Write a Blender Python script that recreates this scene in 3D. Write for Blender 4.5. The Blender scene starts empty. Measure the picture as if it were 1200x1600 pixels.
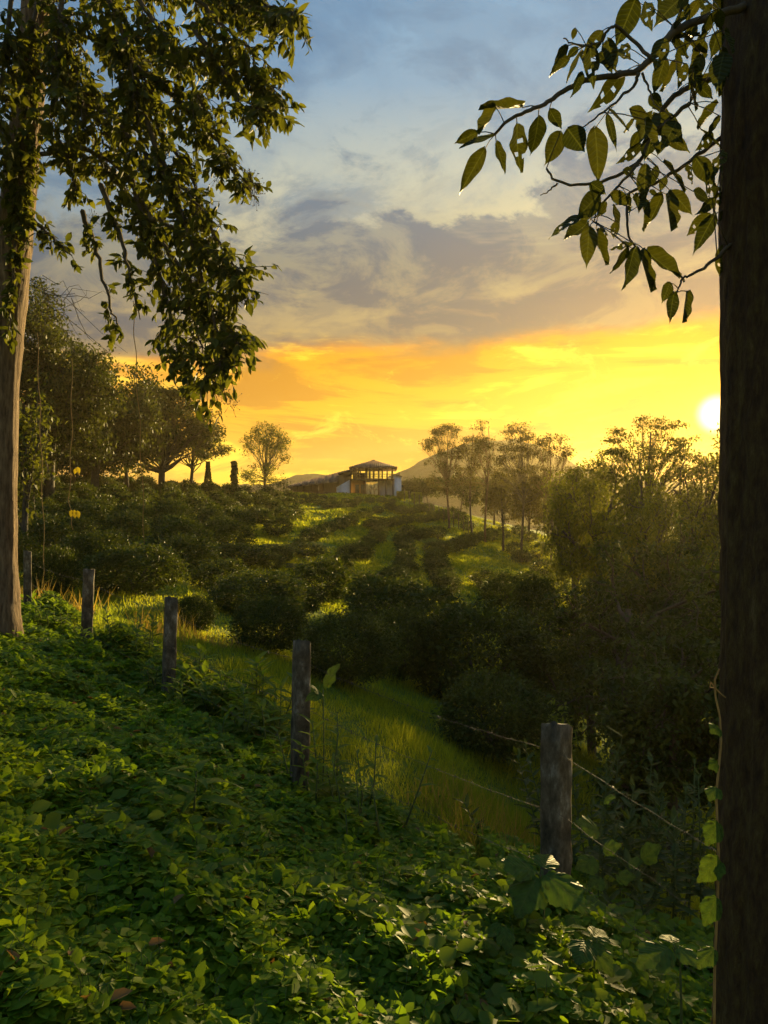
import bpy, math, random
import numpy as np
from mathutils import Matrix, Vector

# ------------------------------------------------------------------ camera, sky, sun, exposure
scene = bpy.context.scene
COL = scene.collection
F = 1155.6                      # focal length in photo pixels (1200 x 1600 photo, 26 mm equivalent)
cam_data = bpy.data.cameras.new('camera')
cam_data.lens = 26.0; cam_data.sensor_width = 36.0; cam_data.sensor_fit = 'AUTO'
cam_data.clip_start = 0.05; cam_data.clip_end = 9000
cam = bpy.data.objects.new('camera', cam_data); COL.objects.link(cam)
cam.location = (0, 0, 0); cam.rotation_euler = (math.radians(90), 0, 0)
scene.camera = cam

SUN_AZ = math.radians(24.25)     # from +Y towards +X
SUN_EL = math.radians(6.9)
SUN_DIR = Vector((math.sin(SUN_AZ)*math.cos(SUN_EL), math.cos(SUN_AZ)*math.cos(SUN_EL), math.sin(SUN_EL)))
SUN_STRENGTH = 5.0
SKY_STRENGTH = 0.10
EXPOSURE = 1.38

world = bpy.data.worlds.new('World'); scene.world = world; world.use_nodes = True
def build_sky():
    nt = world.node_tree; N = nt.nodes; L = nt.links
    N.clear()
    def mk(t, **kw):
        n = N.new(t)
        for k, v in kw.items(): setattr(n, k, v)
        return n
    def val(sock, v):
        if hasattr(v, 'links') or hasattr(v, 'is_linked'): L.new(v, sock)
        else: sock.default_value = v
    def math_(op, a, b=None, c=None, clamp=False):
        n = mk('ShaderNodeMath', operation=op); n.use_clamp = clamp
        val(n.inputs[0], a)
        if b is not None: val(n.inputs[1], b)
        if c is not None: val(n.inputs[2], c)
        return n.outputs[0]
    def mixc(f, a, b, mode='MIX'):
        n = mk('ShaderNodeMix', data_type='RGBA', blend_type=mode)
        val(n.inputs[0], f)
        for s, v in ((n.inputs[6], a), (n.inputs[7], b)):
            if isinstance(v, tuple): s.default_value = (*v, 1)
            else: L.new(v, s)
        return n.outputs[2]
    def ramp(f, stops, interp='LINEAR'):
        n = mk('ShaderNodeValToRGB'); L.new(f, n.inputs[0]); cr = n.color_ramp; cr.interpolation = interp
        while len(cr.elements) > 1: cr.elements.remove(cr.elements[-1])
        cr.elements[0].position = stops[0][0]; cr.elements[0].color = (*stops[0][1], 1)
        for p, c in stops[1:]:
            e = cr.elements.new(p); e.color = (*c, 1)
        return n.outputs[0]
    def smooth(v, a, b, lo=0.0, hi=1.0):
        n = mk('ShaderNodeMapRange', interpolation_type='SMOOTHSTEP')
        L.new(v, n.inputs[0]); n.inputs[1].default_value = a; n.inputs[2].default_value = b
        n.inputs[3].default_value = lo; n.inputs[4].default_value = hi
        return n.outputs[0]
    def noise(vec, scale, detail=6, rough=.55, dist=0.0):
        n = mk('ShaderNodeTexNoise'); L.new(vec, n.inputs['Vector'])
        n.inputs['Scale'].default_value = scale; n.inputs['Detail'].default_value = detail
        n.inputs['Roughness'].default_value = rough; n.inputs['Distortion'].default_value = dist
        return n.outputs['Fac']
    tc = mk('ShaderNodeTexCoord').outputs['Generated']
    nrm = mk('ShaderNodeVectorMath', operation='NORMALIZE'); L.new(tc, nrm.inputs[0]); d = nrm.outputs[0]
    sep = mk('ShaderNodeSeparateXYZ'); L.new(d, sep.inputs[0]); z = sep.outputs[2]
    dot = mk('ShaderNodeVectorMath', operation='DOT_PRODUCT'); L.new(d, dot.inputs[0]); dot.inputs[1].default_value = SUN_DIR
    c = dot.outputs['Value']
    # clear sky
    sky = mk('ShaderNodeTexSky', sky_type='NISHITA'); sky.sun_disc = False
    sky.sun_elevation = SUN_EL; sky.sun_rotation = SUN_AZ; sky.altitude = 1200
    sky.air_density = 1.4; sky.dust_density = 2.0; sky.ozone_density = 3.0
    clear = mixc(1.0, sky.outputs[0], (SKY_STRENGTH*.42, SKY_STRENGTH*.80, SKY_STRENGTH*1.0), 'MULTIPLY')
    # clouds live on sheets: the direction is projected on a sheet overhead
    zz = math_('ADD', math_('MAXIMUM', z, 0.0), 0.16)
    comb = mk('ShaderNodeCombineXYZ')
    L.new(math_('DIVIDE', sep.outputs[0], zz), comb.inputs[0]); L.new(math_('DIVIDE', sep.outputs[1], zz), comb.inputs[1])
    P = comb.outputs[0]
    mp = mk('ShaderNodeMapping'); L.new(d, mp.inputs[0]); mp.inputs['Rotation'].default_value = (0, math.radians(-18), 0)
    mp.inputs['Scale'].default_value = (1.0, 1.0, 2.1)
    D = mp.outputs[0]
    n_big = noise(D, 3.4, 12, .62, .5)
    n_fine = noise(D, 9.0, 12, .66, .6)
    n_sheet = noise(P, 1.0, 9, .6, .4)
    mp2 = mk('ShaderNodeMapping'); L.new(d, mp2.inputs[0]); mp2.inputs['Scale'].default_value = (1.0, 1.0, 5.5)
    n_streak = noise(mp2.outputs[0], 3.2, 9, .6, .45)
    # ragged height used for the edge between the grey deck and the glowing band
    zr = math_('ADD', z, math_('MULTIPLY', math_('SUBTRACT', n_streak, .5), .10))
    zr = math_('ADD', zr, math_('MULTIPLY', math_('SUBTRACT', n_fine, .5), .035))
    side = math_('MULTIPLY', math_('SUBTRACT', c, .80), .16)       # the glow climbs higher near the sun
    zr = math_('SUBTRACT', zr, math_('MAXIMUM', side, -.10))
    # glowing band colours (low cloud lit from behind)
    band = ramp(math_('MULTIPLY', zr, 4.0, clamp=True), [
        (0.0, (.44, .215, .02)), (.20, (.50, .23, .008)), (.42, (.64, .30, .004)), (.60, (.66, .285, .001)), (.80, (.58, .22, .001)), (1.0, (.40, .155, .006))])
    band = mixc(smooth(n_streak, .50, .58, 0, .9), band, (.36, .145, .005))
    band = mixc(smooth(n_streak, .475, .40, 0, .9), band, (.86, .52, .02))
    band = mixc(smooth(n_fine, .55, .66, 0, .6), band, (.88, .55, .04))
    away = smooth(c, .2, .9, .35, 1.0)
    band = mixc(away, (.34, .29, .24), band)
    # grey deck above
    deck_lit = ramp(math_('MULTIPLY', z, 1.6, clamp=True), [(.0, (.60, .34, .06)), (.34, (.52, .34, .09)), (.5, (.48, .40, .18)), (.66, (.33, .35, .28)), (.8, (.155, .255, .345)), (1.0, (.12, .25, .39))])
    deck_dark = ramp(math_('MULTIPLY', z, 1.6, clamp=True), [(.0, (.24, .13, .05)), (.33, (.066, .073, .084)), (.5, (.052, .082, .118)), (.7, (.074, .135, .205)), (1.0, (.09, .18, .29))])
    sunny = smooth(c, .84, .97, .06, 1.0)
    # a heavy bank above the band; its ragged top climbs towards the sun's side
    zt = math_('SUBTRACT', z, math_('MULTIPLY', sep.outputs[0], .13))
    zt = math_('ADD', zt, math_('MULTIPLY', math_('SUBTRACT', n_big, .5), .50))
    zt = math_('ADD', zt, math_('MULTIPLY', math_('SUBTRACT', n_fine, .5), .12))
    bank = smooth(zt, .43, .37)
    rim = math_('MULTIPLY', smooth(zt, .375, .41), smooth(zt, .48, .42))
    pale = mixc(smooth(n_sheet, .43, .57), deck_dark, deck_lit)
    pale = mixc(smooth(n_big, .50, .60, 0, .7), pale, deck_dark)
    pale = mixc(smooth(n_fine, .46, .60, 0, .55), pale, deck_lit)
    cover_hi = smooth(n_sheet, .36, .58, .25, .9)
    upper = mixc(cover_hi, clear, pale)
    upper = mixc(smooth(n_fine, .52, .42, 0, .28), upper, deck_dark)
    upper = mixc(math_('MULTIPLY', sunny, .40), upper, deck_lit)
    bank_c = mixc(smooth(n_fine, .44, .62, 0, .26), deck_dark, deck_lit)
    bank_c = mixc(smooth(n_streak, .46, .36, 0, .22), bank_c, deck_lit)
    upper = mixc(bank, upper, bank_c)
    upper = mixc(math_('MULTIPLY', rim, sunny), upper, deck_lit)
    skyc = mixc(smooth(zr, .185, .222), band, upper)
    # the veiled sun itself and the glow in the cloud round it
    g1 = math_('POWER', math_('MAXIMUM', c, 0.0), 90.0)
    g2 = math_('POWER', math_('MAXIMUM', c, 0.0), 1500.0)
    disc = math_('POWER', smooth(c, math.cos(math.radians(1.75)), math.cos(math.radians(.1))), 1.8)
    glow = mixc(1.0, mixc(g1, (0, 0, 0), (.20, .075, .0)), mixc(g2, (0, 0, 0), (.8, .42, .02)), 'ADD')
    glow = mixc(1.0, glow, mixc(disc, (0, 0, 0), (2.4, 1.9, .9)), 'ADD')
    skyc = mixc(1.0, skyc, glow, 'ADD')
    bg = mk('ShaderNodeBackground'); L.new(skyc, bg.inputs[0]); bg.inputs[1].default_value = 0.635
    out = mk('ShaderNodeOutputWorld'); L.new(bg.outputs[0], out.inputs[0])
build_sky()

sun_data = bpy.data.lights.new('sun', 'SUN'); sun_data.energy = SUN_STRENGTH; sun_data.angle = math.radians(0.6)
sun_data.color = (1.0, .72, .30)
sun = bpy.data.objects.new('sun', sun_data); COL.objects.link(sun)
sun.rotation_euler = SUN_DIR.to_track_quat('Z', 'Y').to_euler()
vs = scene.view_settings
vs.view_transform = 'Standard'; vs.look = 'None'; vs.exposure = EXPOSURE; vs.gamma = 1.0
scene.cycles.max_bounces = 5; scene.cycles.diffuse_bounces = 2; scene.cycles.glossy_bounces = 2
scene.cycles.transmission_bounces = 3; scene.cycles.transparent_max_bounces = 4; scene.cycles.volume_bounces = 0
scene.cycles.use_denoising = True

# ------------------------------------------------------------------ helpers
def tag(o, label=None, cat=None, group=None, kind=None):
    if label: o['label'] = label
    if cat: o['category'] = cat
    if group: o['group'] = group
    if kind: o['kind'] = kind
    return o
def empty(name, loc=(0, 0, 0), rz=0.0):
    o = bpy.data.objects.new(name, None); COL.objects.link(o)
    o.location = loc; o.rotation_euler = (0, 0, rz); o.empty_display_size = .2
    return o
def link(name, me, parent=None, loc=None):
    o = bpy.data.objects.new(name, me); COL.objects.link(o)
    if parent is not None: o.parent = parent
    if loc is not None: o.location = loc
    return o

class MB:
    """collects quads and triangles, then links them as one mesh"""
    def __init__(s): s.v = []; s.q = []; s.t = []; s.n = 0
    def add(s, v, q=None, t=None):
        v = np.asarray(v, float).reshape(-1, 3)
        s.v.append(v)
        if q is not None and len(q): s.q.append(np.asarray(q, int).reshape(-1, 4) + s.n)
        if t is not None and len(t): s.t.append(np.asarray(t, int).reshape(-1, 3) + s.n)
        s.n += len(v); return s
    def mesh(s, name, mat, smooth=False):
        me = bpy.data.meshes.new(name)
        v = np.concatenate(s.v)
        q = np.concatenate(s.q) if s.q else np.zeros((0, 4), int)
        t = np.concatenate(s.t) if s.t else np.zeros((0, 3), int)
        me.vertices.add(len(v)); me.vertices.foreach_set('co', v.astype(np.float32).ravel())
        loops = np.concatenate([q.ravel(), t.ravel()]).astype(np.int32)
        me.loops.add(len(loops)); me.loops.foreach_set('vertex_index', loops)
        starts = np.concatenate([np.arange(len(q))*4, len(q)*4 + np.arange(len(t))*3]).astype(np.int32)
        me.polygons.add(len(starts)); me.polygons.foreach_set('loop_start', starts)
        if smooth: me.polygons.foreach_set('use_smooth', np.ones(len(starts), bool))
        me.update(calc_edges=True); me.validate()
        if mat: me.materials.append(mat)
        return me
    def build(s, name, mat, parent=None, smooth=False, loc=None):
        return link(name, s.mesh(name, mat, smooth), parent, loc)
    def tube(s, pts, rad, sides=6, cap=True):
        pts = np.asarray(pts, float); n = len(pts)
        rad = np.full(n, rad) if np.isscalar(rad) else np.asarray(rad, float)
        tan = np.gradient(pts, axis=0); tan /= np.linalg.norm(tan, axis=1)[:, None] + 1e-9
        a = np.array([1., 0, 0]) if abs(tan[0][0]) < .8 else np.array([0, 1., 0])
        rings = []
        for i in range(n):
            u = np.cross(tan[i], a); u /= np.linalg.norm(u) + 1e-9
            w = np.cross(tan[i], u); a = np.cross(u, tan[i])
            th = np.arange(sides)/sides*2*np.pi
            rings.append(pts[i] + rad[i]*(np.cos(th)[:, None]*u + np.sin(th)[:, None]*w))
        v = np.concatenate(rings)
        i = np.arange(n-1)[:, None]*sides; j = np.arange(sides)[None]; j2 = (j+1) % sides
        q = np.stack([i+j, i+j2, i+sides+j2, i+sides+j], -1).reshape(-1, 4)
        t = []
        if cap:
            for e, base, fl in ((0, 0, 1), (1, (n-1)*sides, 0)):
                for k in range(1, sides-1):
                    t.append((base, base+k+1, base+k) if fl else (base, base+k, base+k+1))
        return s.add(v, q, t)
    def box(s, x0, x1, y0, y1, z0, z1):
        v = [(x, y, z) for z in (z0, z1) for y in (y0, y1) for x in (x0, x1)]
        return s.add(v, [(0, 2, 3, 1), (4, 5, 7, 6), (0, 1, 5, 4), (2, 6, 7, 3), (0, 4, 6, 2), (1, 3, 7, 5)])
    def slab(s, poly, thick):
        """a flat polygon (3D points) with thickness along -z"""
        p = np.asarray(poly, float); n = len(p)
        v = np.concatenate([p, p - np.array([0, 0, thick])])
        s.add(v)
        b = s.n - 2*n
        s.t.append(np.array([(b, b+k, b+k+1) for k in range(1, n-1)] + [(b+n, b+n+k+1, b+n+k) for k in range(1, n-1)]))
        s.q.append(np.array([(b+k, b+n+k, b+n+(k+1) % n, b+(k+1) % n) for k in range(n)]))
        return s
    def leaves(s, base, dirs, up, Ln, Wd, fold=.18, curl=.0, simple=False):
        """many folded leaves, six corners each"""
        base = np.asarray(base, float); N = len(base)
        y = dirs/(np.linalg.norm(dirs, axis=1)[:, None]+1e-9)
        x = np.cross(y, up); x /= np.linalg.norm(x, axis=1)[:, None]+1e-9
        z = np.cross(x, y)
        T = np.array([(0, 0, 0), (-.5, .32, fold), (-.42, .68, fold*.8-curl*.4), (0, 1, -curl), (.42, .68, fold*.8-curl*.4), (.5, .32, fold)])
        if simple: T = np.array([(0, 0, 0), (-.5, .45, fold), (0, 1, -curl), (.5, .45, fold*.6)])
        Ln = np.broadcast_to(Ln, (N,)); Wd = np.broadcast_to(Wd, (N,))
        v = (base[:, None, :] + T[None, :, 0, None]*(x*Wd[:, None])[:, None, :] + T[None, :, 1, None]*(y*Ln[:, None])[:, None, :]
             + T[None, :, 2, None]*(z*Wd[:, None])[:, None, :])
        k = np.arange(N)[:, None, None]*len(T)
        q = (np.array([(0, 3, 2, 1)]) if simple else np.array([(0, 3, 2, 1), (0, 5, 4, 3)]))[None] + k
        return s.add(v.reshape(-1, 3), q.reshape(-1, 4))

def unit(v): v = np.asarray(v, float); return v/(np.linalg.norm(v, axis=-1, keepdims=True)+1e-9)
def randdir(rng, n): return unit(rng.normal(size=(n, 3)))

# ------------------------------------------------------------------ materials
def new_mat(name):
    m = bpy.data.materials.new(name); m.use_nodes = True
    nt = m.node_tree; nt.nodes.clear()
    out = nt.nodes.new('ShaderNodeOutputMaterial')
    return m, nt, out
def nd(nt, t, **kw):
    n = nt.nodes.new(t)
    for k, v in kw.items(): setattr(n, k, v)
    return n
def leaf_mat(name, dark, light, trans=.35, rough=.55, spec=.14, sat=1.0, tint=(1.25, 1.15, .5)):
    m, nt, out = new_mat(name); L = nt.links
    geo = nd(nt, 'ShaderNodeNewGeometry')
    cr = nd(nt, 'ShaderNodeValToRGB'); L.new(geo.outputs['Random Per Island'], cr.inputs[0])
    cr.color_ramp.elements[0].color = (*dark, 1); cr.color_ramp.elements[1].color = (*light, 1)
    p = nd(nt, 'ShaderNodeBsdfPrincipled'); L.new(cr.outputs[0], p.inputs['Base Color'])
    p.inputs['Roughness'].default_value = rough; p.inputs['Specular IOR Level'].default_value = spec
    t = nd(nt, 'ShaderNodeBsdfTranslucent')
    mc = nd(nt, 'ShaderNodeMix', data_type='RGBA', blend_type='MULTIPLY'); mc.inputs[0].default_value = 1
    L.new(cr.outputs[0], mc.inputs[6]); mc.inputs[7].default_value = (*[k*1.5 for k in tint], 1); L.new(mc.outputs[2], t.inputs[0])
    mx = nd(nt, 'ShaderNodeMixShader'); mx.inputs[0].default_value = trans
    L.new(p.outputs[0], mx.inputs[1]); L.new(t.outputs[0], mx.inputs[2]); L.new(mx.outputs[0], out.inputs[0])
    return m
def patchy(m, scale, lo, hi):
    """plants differ from patch to patch: younger, yellower growth beside older leaves"""
    nt = m.node_tree; L = nt.links
    cr = [n for n in nt.nodes if n.type == 'VALTORGB'][0]
    tc = nd(nt, 'ShaderNodeTexCoord'); n = nd(nt, 'ShaderNodeTexNoise'); L.new(tc.outputs['Object'], n.inputs['Vector'])
    n.inputs['Scale'].default_value = scale; n.inputs['Detail'].default_value = 4
    r2 = nd(nt, 'ShaderNodeValToRGB'); L.new(n.outputs['Fac'], r2.inputs[0]); e = r2.color_ramp.elements
    e[0].position = .36; e[0].color = (*lo, 1); e[1].position = .66; e[1].color = (*hi, 1)
    mx = nd(nt, 'ShaderNodeMix', data_type='RGBA', blend_type='MULTIPLY'); mx.inputs[0].default_value = 1
    users = [l.to_socket for l in cr.outputs[0].links]
    for u in users: L.new(mx.outputs[2], u)
    L.new(cr.outputs[0], mx.inputs[6]); L.new(r2.outputs[0], mx.inputs[7])
def noise_mat(name, stops, scale=(1, 1, 1), nscale=8, detail=8, rough=.85, bump=.3, bdist=.02, spec=.3, coord='Object', rough_n=.6):
    m, nt, out = new_mat(name); L = nt.links
    tc = nd(nt, 'ShaderNodeTexCoord'); mp = nd(nt, 'ShaderNodeMapping'); mp.inputs['Scale'].default_value = scale
    L.new(tc.outputs[coord], mp.inputs[0])
    n = nd(nt, 'ShaderNodeTexNoise'); L.new(mp.outputs[0], n.inputs['Vector'])
    n.inputs['Scale'].default_value = nscale; n.inputs['Detail'].default_value = detail; n.inputs['Roughness'].default_value = rough_n
    cr = nd(nt, 'ShaderNodeValToRGB'); L.new(n.outputs['Fac'], cr.inputs[0]); el = cr.color_ramp.elements
    while len(el) > 1: el.remove(el[-1])
    el[0].position = stops[0][0]; el[0].color = (*stops[0][1], 1)
    for p_, c_ in stops[1:]: e = el.new(p_); e.color = (*c_, 1)
    p = nd(nt, 'ShaderNodeBsdfPrincipled'); L.new(cr.outputs[0], p.inputs['Base Color'])
    p.inputs['Roughness'].default_value = rough; p.inputs['Specular IOR Level'].default_value = spec
    b = nd(nt, 'ShaderNodeBump'); b.inputs['Strength'].default_value = bump; b.inputs['Distance'].default_value = bdist
    L.new(n.outputs['Fac'], b.inputs['Height']); L.new(b.outputs[0], p.inputs['Normal'])
    L.new(p.outputs[0], out.inputs[0])
    return m
M = {}
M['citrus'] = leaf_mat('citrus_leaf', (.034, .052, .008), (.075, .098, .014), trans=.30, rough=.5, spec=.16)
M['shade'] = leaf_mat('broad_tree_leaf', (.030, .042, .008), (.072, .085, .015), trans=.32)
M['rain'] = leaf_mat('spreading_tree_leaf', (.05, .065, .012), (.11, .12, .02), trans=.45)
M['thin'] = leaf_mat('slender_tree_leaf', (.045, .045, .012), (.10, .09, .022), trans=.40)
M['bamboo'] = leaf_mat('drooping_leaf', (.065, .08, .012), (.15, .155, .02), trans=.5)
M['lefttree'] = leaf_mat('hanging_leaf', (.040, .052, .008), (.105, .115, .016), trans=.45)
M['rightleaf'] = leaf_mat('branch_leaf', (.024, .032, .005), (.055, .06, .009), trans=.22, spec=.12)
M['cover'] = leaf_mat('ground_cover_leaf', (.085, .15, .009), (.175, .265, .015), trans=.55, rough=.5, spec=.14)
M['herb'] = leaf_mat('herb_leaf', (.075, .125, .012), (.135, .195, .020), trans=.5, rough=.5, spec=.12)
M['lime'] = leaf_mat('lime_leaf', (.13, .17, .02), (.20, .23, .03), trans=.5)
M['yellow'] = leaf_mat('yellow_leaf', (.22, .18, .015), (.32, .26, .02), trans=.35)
M['broad'] = leaf_mat('broad_soft_leaf', (.05, .095, .014), (.075, .125, .018), trans=.3, rough=.55, spec=.10)
M['grassblade'] = leaf_mat('grass_blade', (.15, .19, .018), (.29, .31, .03), trans=.65, rough=.6, spec=.15)
M['drygrass'] = leaf_mat('dry_grass_blade', (.22, .16, .04), (.34, .24, .06), trans=.45, rough=.7, spec=.2)
patchy(M['cover'], 1.3, (.80, .86, .9), (1.25, 1.15, .9)); patchy(M['grassblade'], .35, (.65, .75, .8), (1.3, 1.2, .9))
patchy(M['citrus'], 2.0, (.7, .75, .8), (1.35, 1.25, 1.0)); patchy(M['shade'], .35, (.7, .75, .8), (1.35, 1.25, 1.0))
def veined(m, vein=.55, spots=True):
    nt = m.node_tree; L = nt.links
    cr = [n for n in nt.nodes if n.type == 'VALTORGB'][0]
    users = [l.to_socket for l in cr.outputs[0].links]
    oi = nd(nt, 'ShaderNodeObjectInfo'); L.new(oi.outputs['Random'], cr.inputs[0])
    tc = nd(nt, 'ShaderNodeTexCoord'); sp = nd(nt, 'ShaderNodeSeparateXYZ'); L.new(tc.outputs['Object'], sp.inputs[0])
    def mt(op, a, b=None):
        n = nd(nt, 'ShaderNodeMath', operation=op)
        for i, v in enumerate((a, b)):
            if v is None: continue
            if isinstance(v, (int, float)): n.inputs[i].default_value = v
            else: L.new(v, n.inputs[i])
        return n.outputs[0]
    ax = mt('ABSOLUTE', sp.outputs[0])
    side = mt('ABSOLUTE', mt('SUBTRACT', mt('FRACT', mt('MULTIPLY', mt('SUBTRACT', sp.outputs[1], mt('MULTIPLY', ax, .8)), 9.0)), .5))
    v1 = mt('LESS_THAN', ax, .012); v2 = mt('LESS_THAN', side, .06)
    vv = mt('MULTIPLY', mt('MAXIMUM', v1, mt('MULTIPLY', v2, .6)), vein)
    nz = nd(nt, 'ShaderNodeTexNoise'); L.new(tc.outputs['Object'], nz.inputs['Vector']); nz.inputs['Scale'].default_value = 5; nz.inputs['Detail'].default_value = 7
    r2 = nd(nt, 'ShaderNodeValToRGB'); L.new(nz.outputs['Fac'], r2.inputs[0]); e = r2.color_ramp.elements
    e[0].position = .30; e[0].color = (.45, .34, .25, 1) if spots else (.8, .8, .8, 1); e[1].position = .42; e[1].color = (.9, .9, .9, 1)
    e2 = e.new(.7); e2.color = (1.3, 1.25, 1.0, 1)
    m1 = nd(nt, 'ShaderNodeMix', data_type='RGBA', blend_type='MULTIPLY'); m1.inputs[0].default_value = 1
    L.new(cr.outputs[0], m1.inputs[6]); L.new(r2.outputs[0], m1.inputs[7])
    m2 = nd(nt, 'ShaderNodeMix', data_type='RGBA'); L.new(vv, m2.inputs[0]); L.new(m1.outputs[2], m2.inputs[6]); m2.inputs[7].default_value = (.09, .11, .03, 1)
    for u in users: L.new(m2.outputs[2], u)
    bp = nd(nt, 'ShaderNodeBump'); bp.inputs['Strength'].default_value = .5; bp.inputs['Distance'].default_value = .01
    L.new(side, bp.inputs['Height'])
    for n in nt.nodes:
        if n.type == 'BSDF_PRINCIPLED': L.new(bp.outputs[0], n.inputs['Normal'])
veined(M['rightleaf']); veined(M['broad'], .4)
M['dead'] = leaf_mat('dead_leaf', (.10, .055, .02), (.24, .14, .05), trans=.3, rough=.7, spec=.1)
M['bark'] = noise_mat('bark', [(.3, (.035, .028, .02)), (.55, (.09, .075, .05)), (.75, (.17, .15, .11))], scale=(6, 6, 1.2), nscale=3, bump=.8, bdist=.05)
M['palebark'] = noise_mat('pale_bark', [(.30, (.035, .022, .011)), (.45, (.14, .09, .045)), (.60, (.25, .17, .09)), (.78, (.38, .29, .18))], scale=(8, 8, 1.3), nscale=3.2, detail=12, bump=1.0, bdist=.05, rough_n=.7)
M['mossbark'] = noise_mat('mossy_bark', [(.3, (.022, .012, .004)), (.48, (.075, .042, .014)), (.6, (.11, .078, .02)), (.76, (.22, .16, .07))], scale=(6, 6, 2.2), nscale=6, detail=12, bump=1.0, bdist=.035, rough_n=.72)
M['twig'] = noise_mat('twig', [(.3, (.05, .04, .025)), (.7, (.12, .095, .06))], nscale=30, bump=.2)
M['post'] = noise_mat('weathered_post', [(.36, (.03, .024, .013)), (.47, (.085, .066, .038)), (.56, (.15, .12, .075)), (.64, (.28, .245, .18)), (.73, (.52, .47, .37))], scale=(1, 1, .5), nscale=9, detail=10, bump=.9, bdist=.02, rough_n=.7)
M['wire'] = noise_mat('rusty_wire', [(.3, (.035, .025, .015)), (.7, (.09, .065, .04))], nscale=60, rough=.6, spec=.5)
M['stem'] = noise_mat('green_stem', [(.3, (.06, .09, .02)), (.7, (.12, .15, .04))], nscale=20, bump=.1)
M['vine'] = noise_mat('dry_vine', [(.3, (.22, .13, .04)), (.7, (.42, .27, .09))], nscale=20, bump=.1)
M['berry'] = noise_mat('berry', [(.3, (.05, .03, .02)), (.7, (.09, .05, .03))], nscale=30, bump=.1)
M['rooftile'] = noise_mat('clay_tile', [(.3, (.10, .065, .04)), (.55, (.17, .105, .06)), (.75, (.22, .15, .095))], nscale=2.2, bump=.3)
M['timber'] = noise_mat('dark_timber', [(.3, (.07, .045, .025)), (.7, (.15, .095, .05))], scale=(4, 4, .5), nscale=4)
M['whitewall'] = noise_mat('white_plaster', [(.3, (.62, .64, .66)), (.6, (.78, .79, .8)), (.8, (.82, .82, .82))], nscale=1.2, bump=.1)
M['orangewall'] = noise_mat('ochre_panel', [(.3, (.55, .24, .06)), (.7, (.7, .34, .09))], nscale=1.5, bump=.1)
M['brownwall'] = noise_mat('brown_boards', [(.3, (.12, .085, .055)), (.7, (.21, .155, .10))], scale=(5, 5, .4), nscale=3)
M['stone'] = noise_mat('stone_slab', [(.3, (.22, .2, .17)), (.7, (.36, .33, .29))], nscale=4)
M['forest'] = noise_mat('forest_slope', [(.3, (.025, .04, .015)), (.5, (.05, .07, .025)), (.7, (.09, .105, .045))], nscale=.05, detail=12, bump=1.0, bdist=12, rough_n=.75)
def glass_mat():
    m, nt, out = new_mat('window_glass')
    p = nd(nt, 'ShaderNodeBsdfPrincipled'); p.inputs['Roughness'].default_value = .05; p.inputs['Base Color'].default_value = (.9, .92, .9, 1)
    t = nd(nt, 'ShaderNodeBsdfTransparent'); t.inputs[0].default_value = (.93, .95, .92, 1)
    mx = nd(nt, 'ShaderNodeMixShader'); mx.inputs[0].default_value = .12
    nt.links.new(t.outputs[0], mx.inputs[1]); nt.links.new(p.outputs[0], mx.inputs[2]); nt.links.new(mx.outputs[0], out.inputs[0])
    return m
M['glass'] = glass_mat()
def ground_mat():
    m, nt, out = new_mat('grass_ground'); L = nt.links
    tc = nd(nt, 'ShaderNodeTexCoord')
    def no(s, d=8, r=.6):
        n = nd(nt, 'ShaderNodeTexNoise'); L.new(tc.outputs['Object'], n.inputs['Vector'])
        n.inputs['Scale'].default_value = s; n.inputs['Detail'].default_value = d; n.inputs['Roughness'].default_value = r
        return n.outputs['Fac']
    def rp(f, st):
        cr = nd(nt, 'ShaderNodeValToRGB'); L.new(f, cr.inputs[0]); el = cr.color_ramp.elements
        while len(el) > 1: el.remove(el[-1])
        el[0].position = st[0][0]; el[0].color = (*st[0][1], 1)
        for a, c in st[1:]: e = el.new(a); e.color = (*c, 1)
        return cr.outputs[0]
    a = rp(no(.10, 5), [(.35, (.12, .18, .018)), (.55, (.17, .23, .024)), (.72, (.24, .245, .03))])
    b = rp(no(2.5, 10, .7), [(.3, (.45, .45, .45)), (.55, (1, 1, 1)), (.75, (1.35, 1.3, 1.1))])
    mx = nd(nt, 'ShaderNodeMix', data_type='RGBA', blend_type='MULTIPLY'); mx.inputs[0].default_value = 1
    L.new(a, mx.inputs[6]); L.new(b, mx.inputs[7])
    p = nd(nt, 'ShaderNodeBsdfPrincipled'); L.new(mx.outputs[2], p.inputs['Base Color']); p.inputs['Roughness'].default_value = .9
    p.inputs['Specular IOR Level'].default_value = .1
    bp = nd(nt, 'ShaderNodeBump'); bp.inputs['Strength'].default_value = .9; bp.inputs['Distance'].default_value = .25
    L.new(no(3.0, 12, .75), bp.inputs['Height']); L.new(bp.outputs[0], p.inputs['Normal'])
    L.new(p.outputs[0], out.inputs[0])
    return m
M['ground'] = ground_mat()

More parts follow.
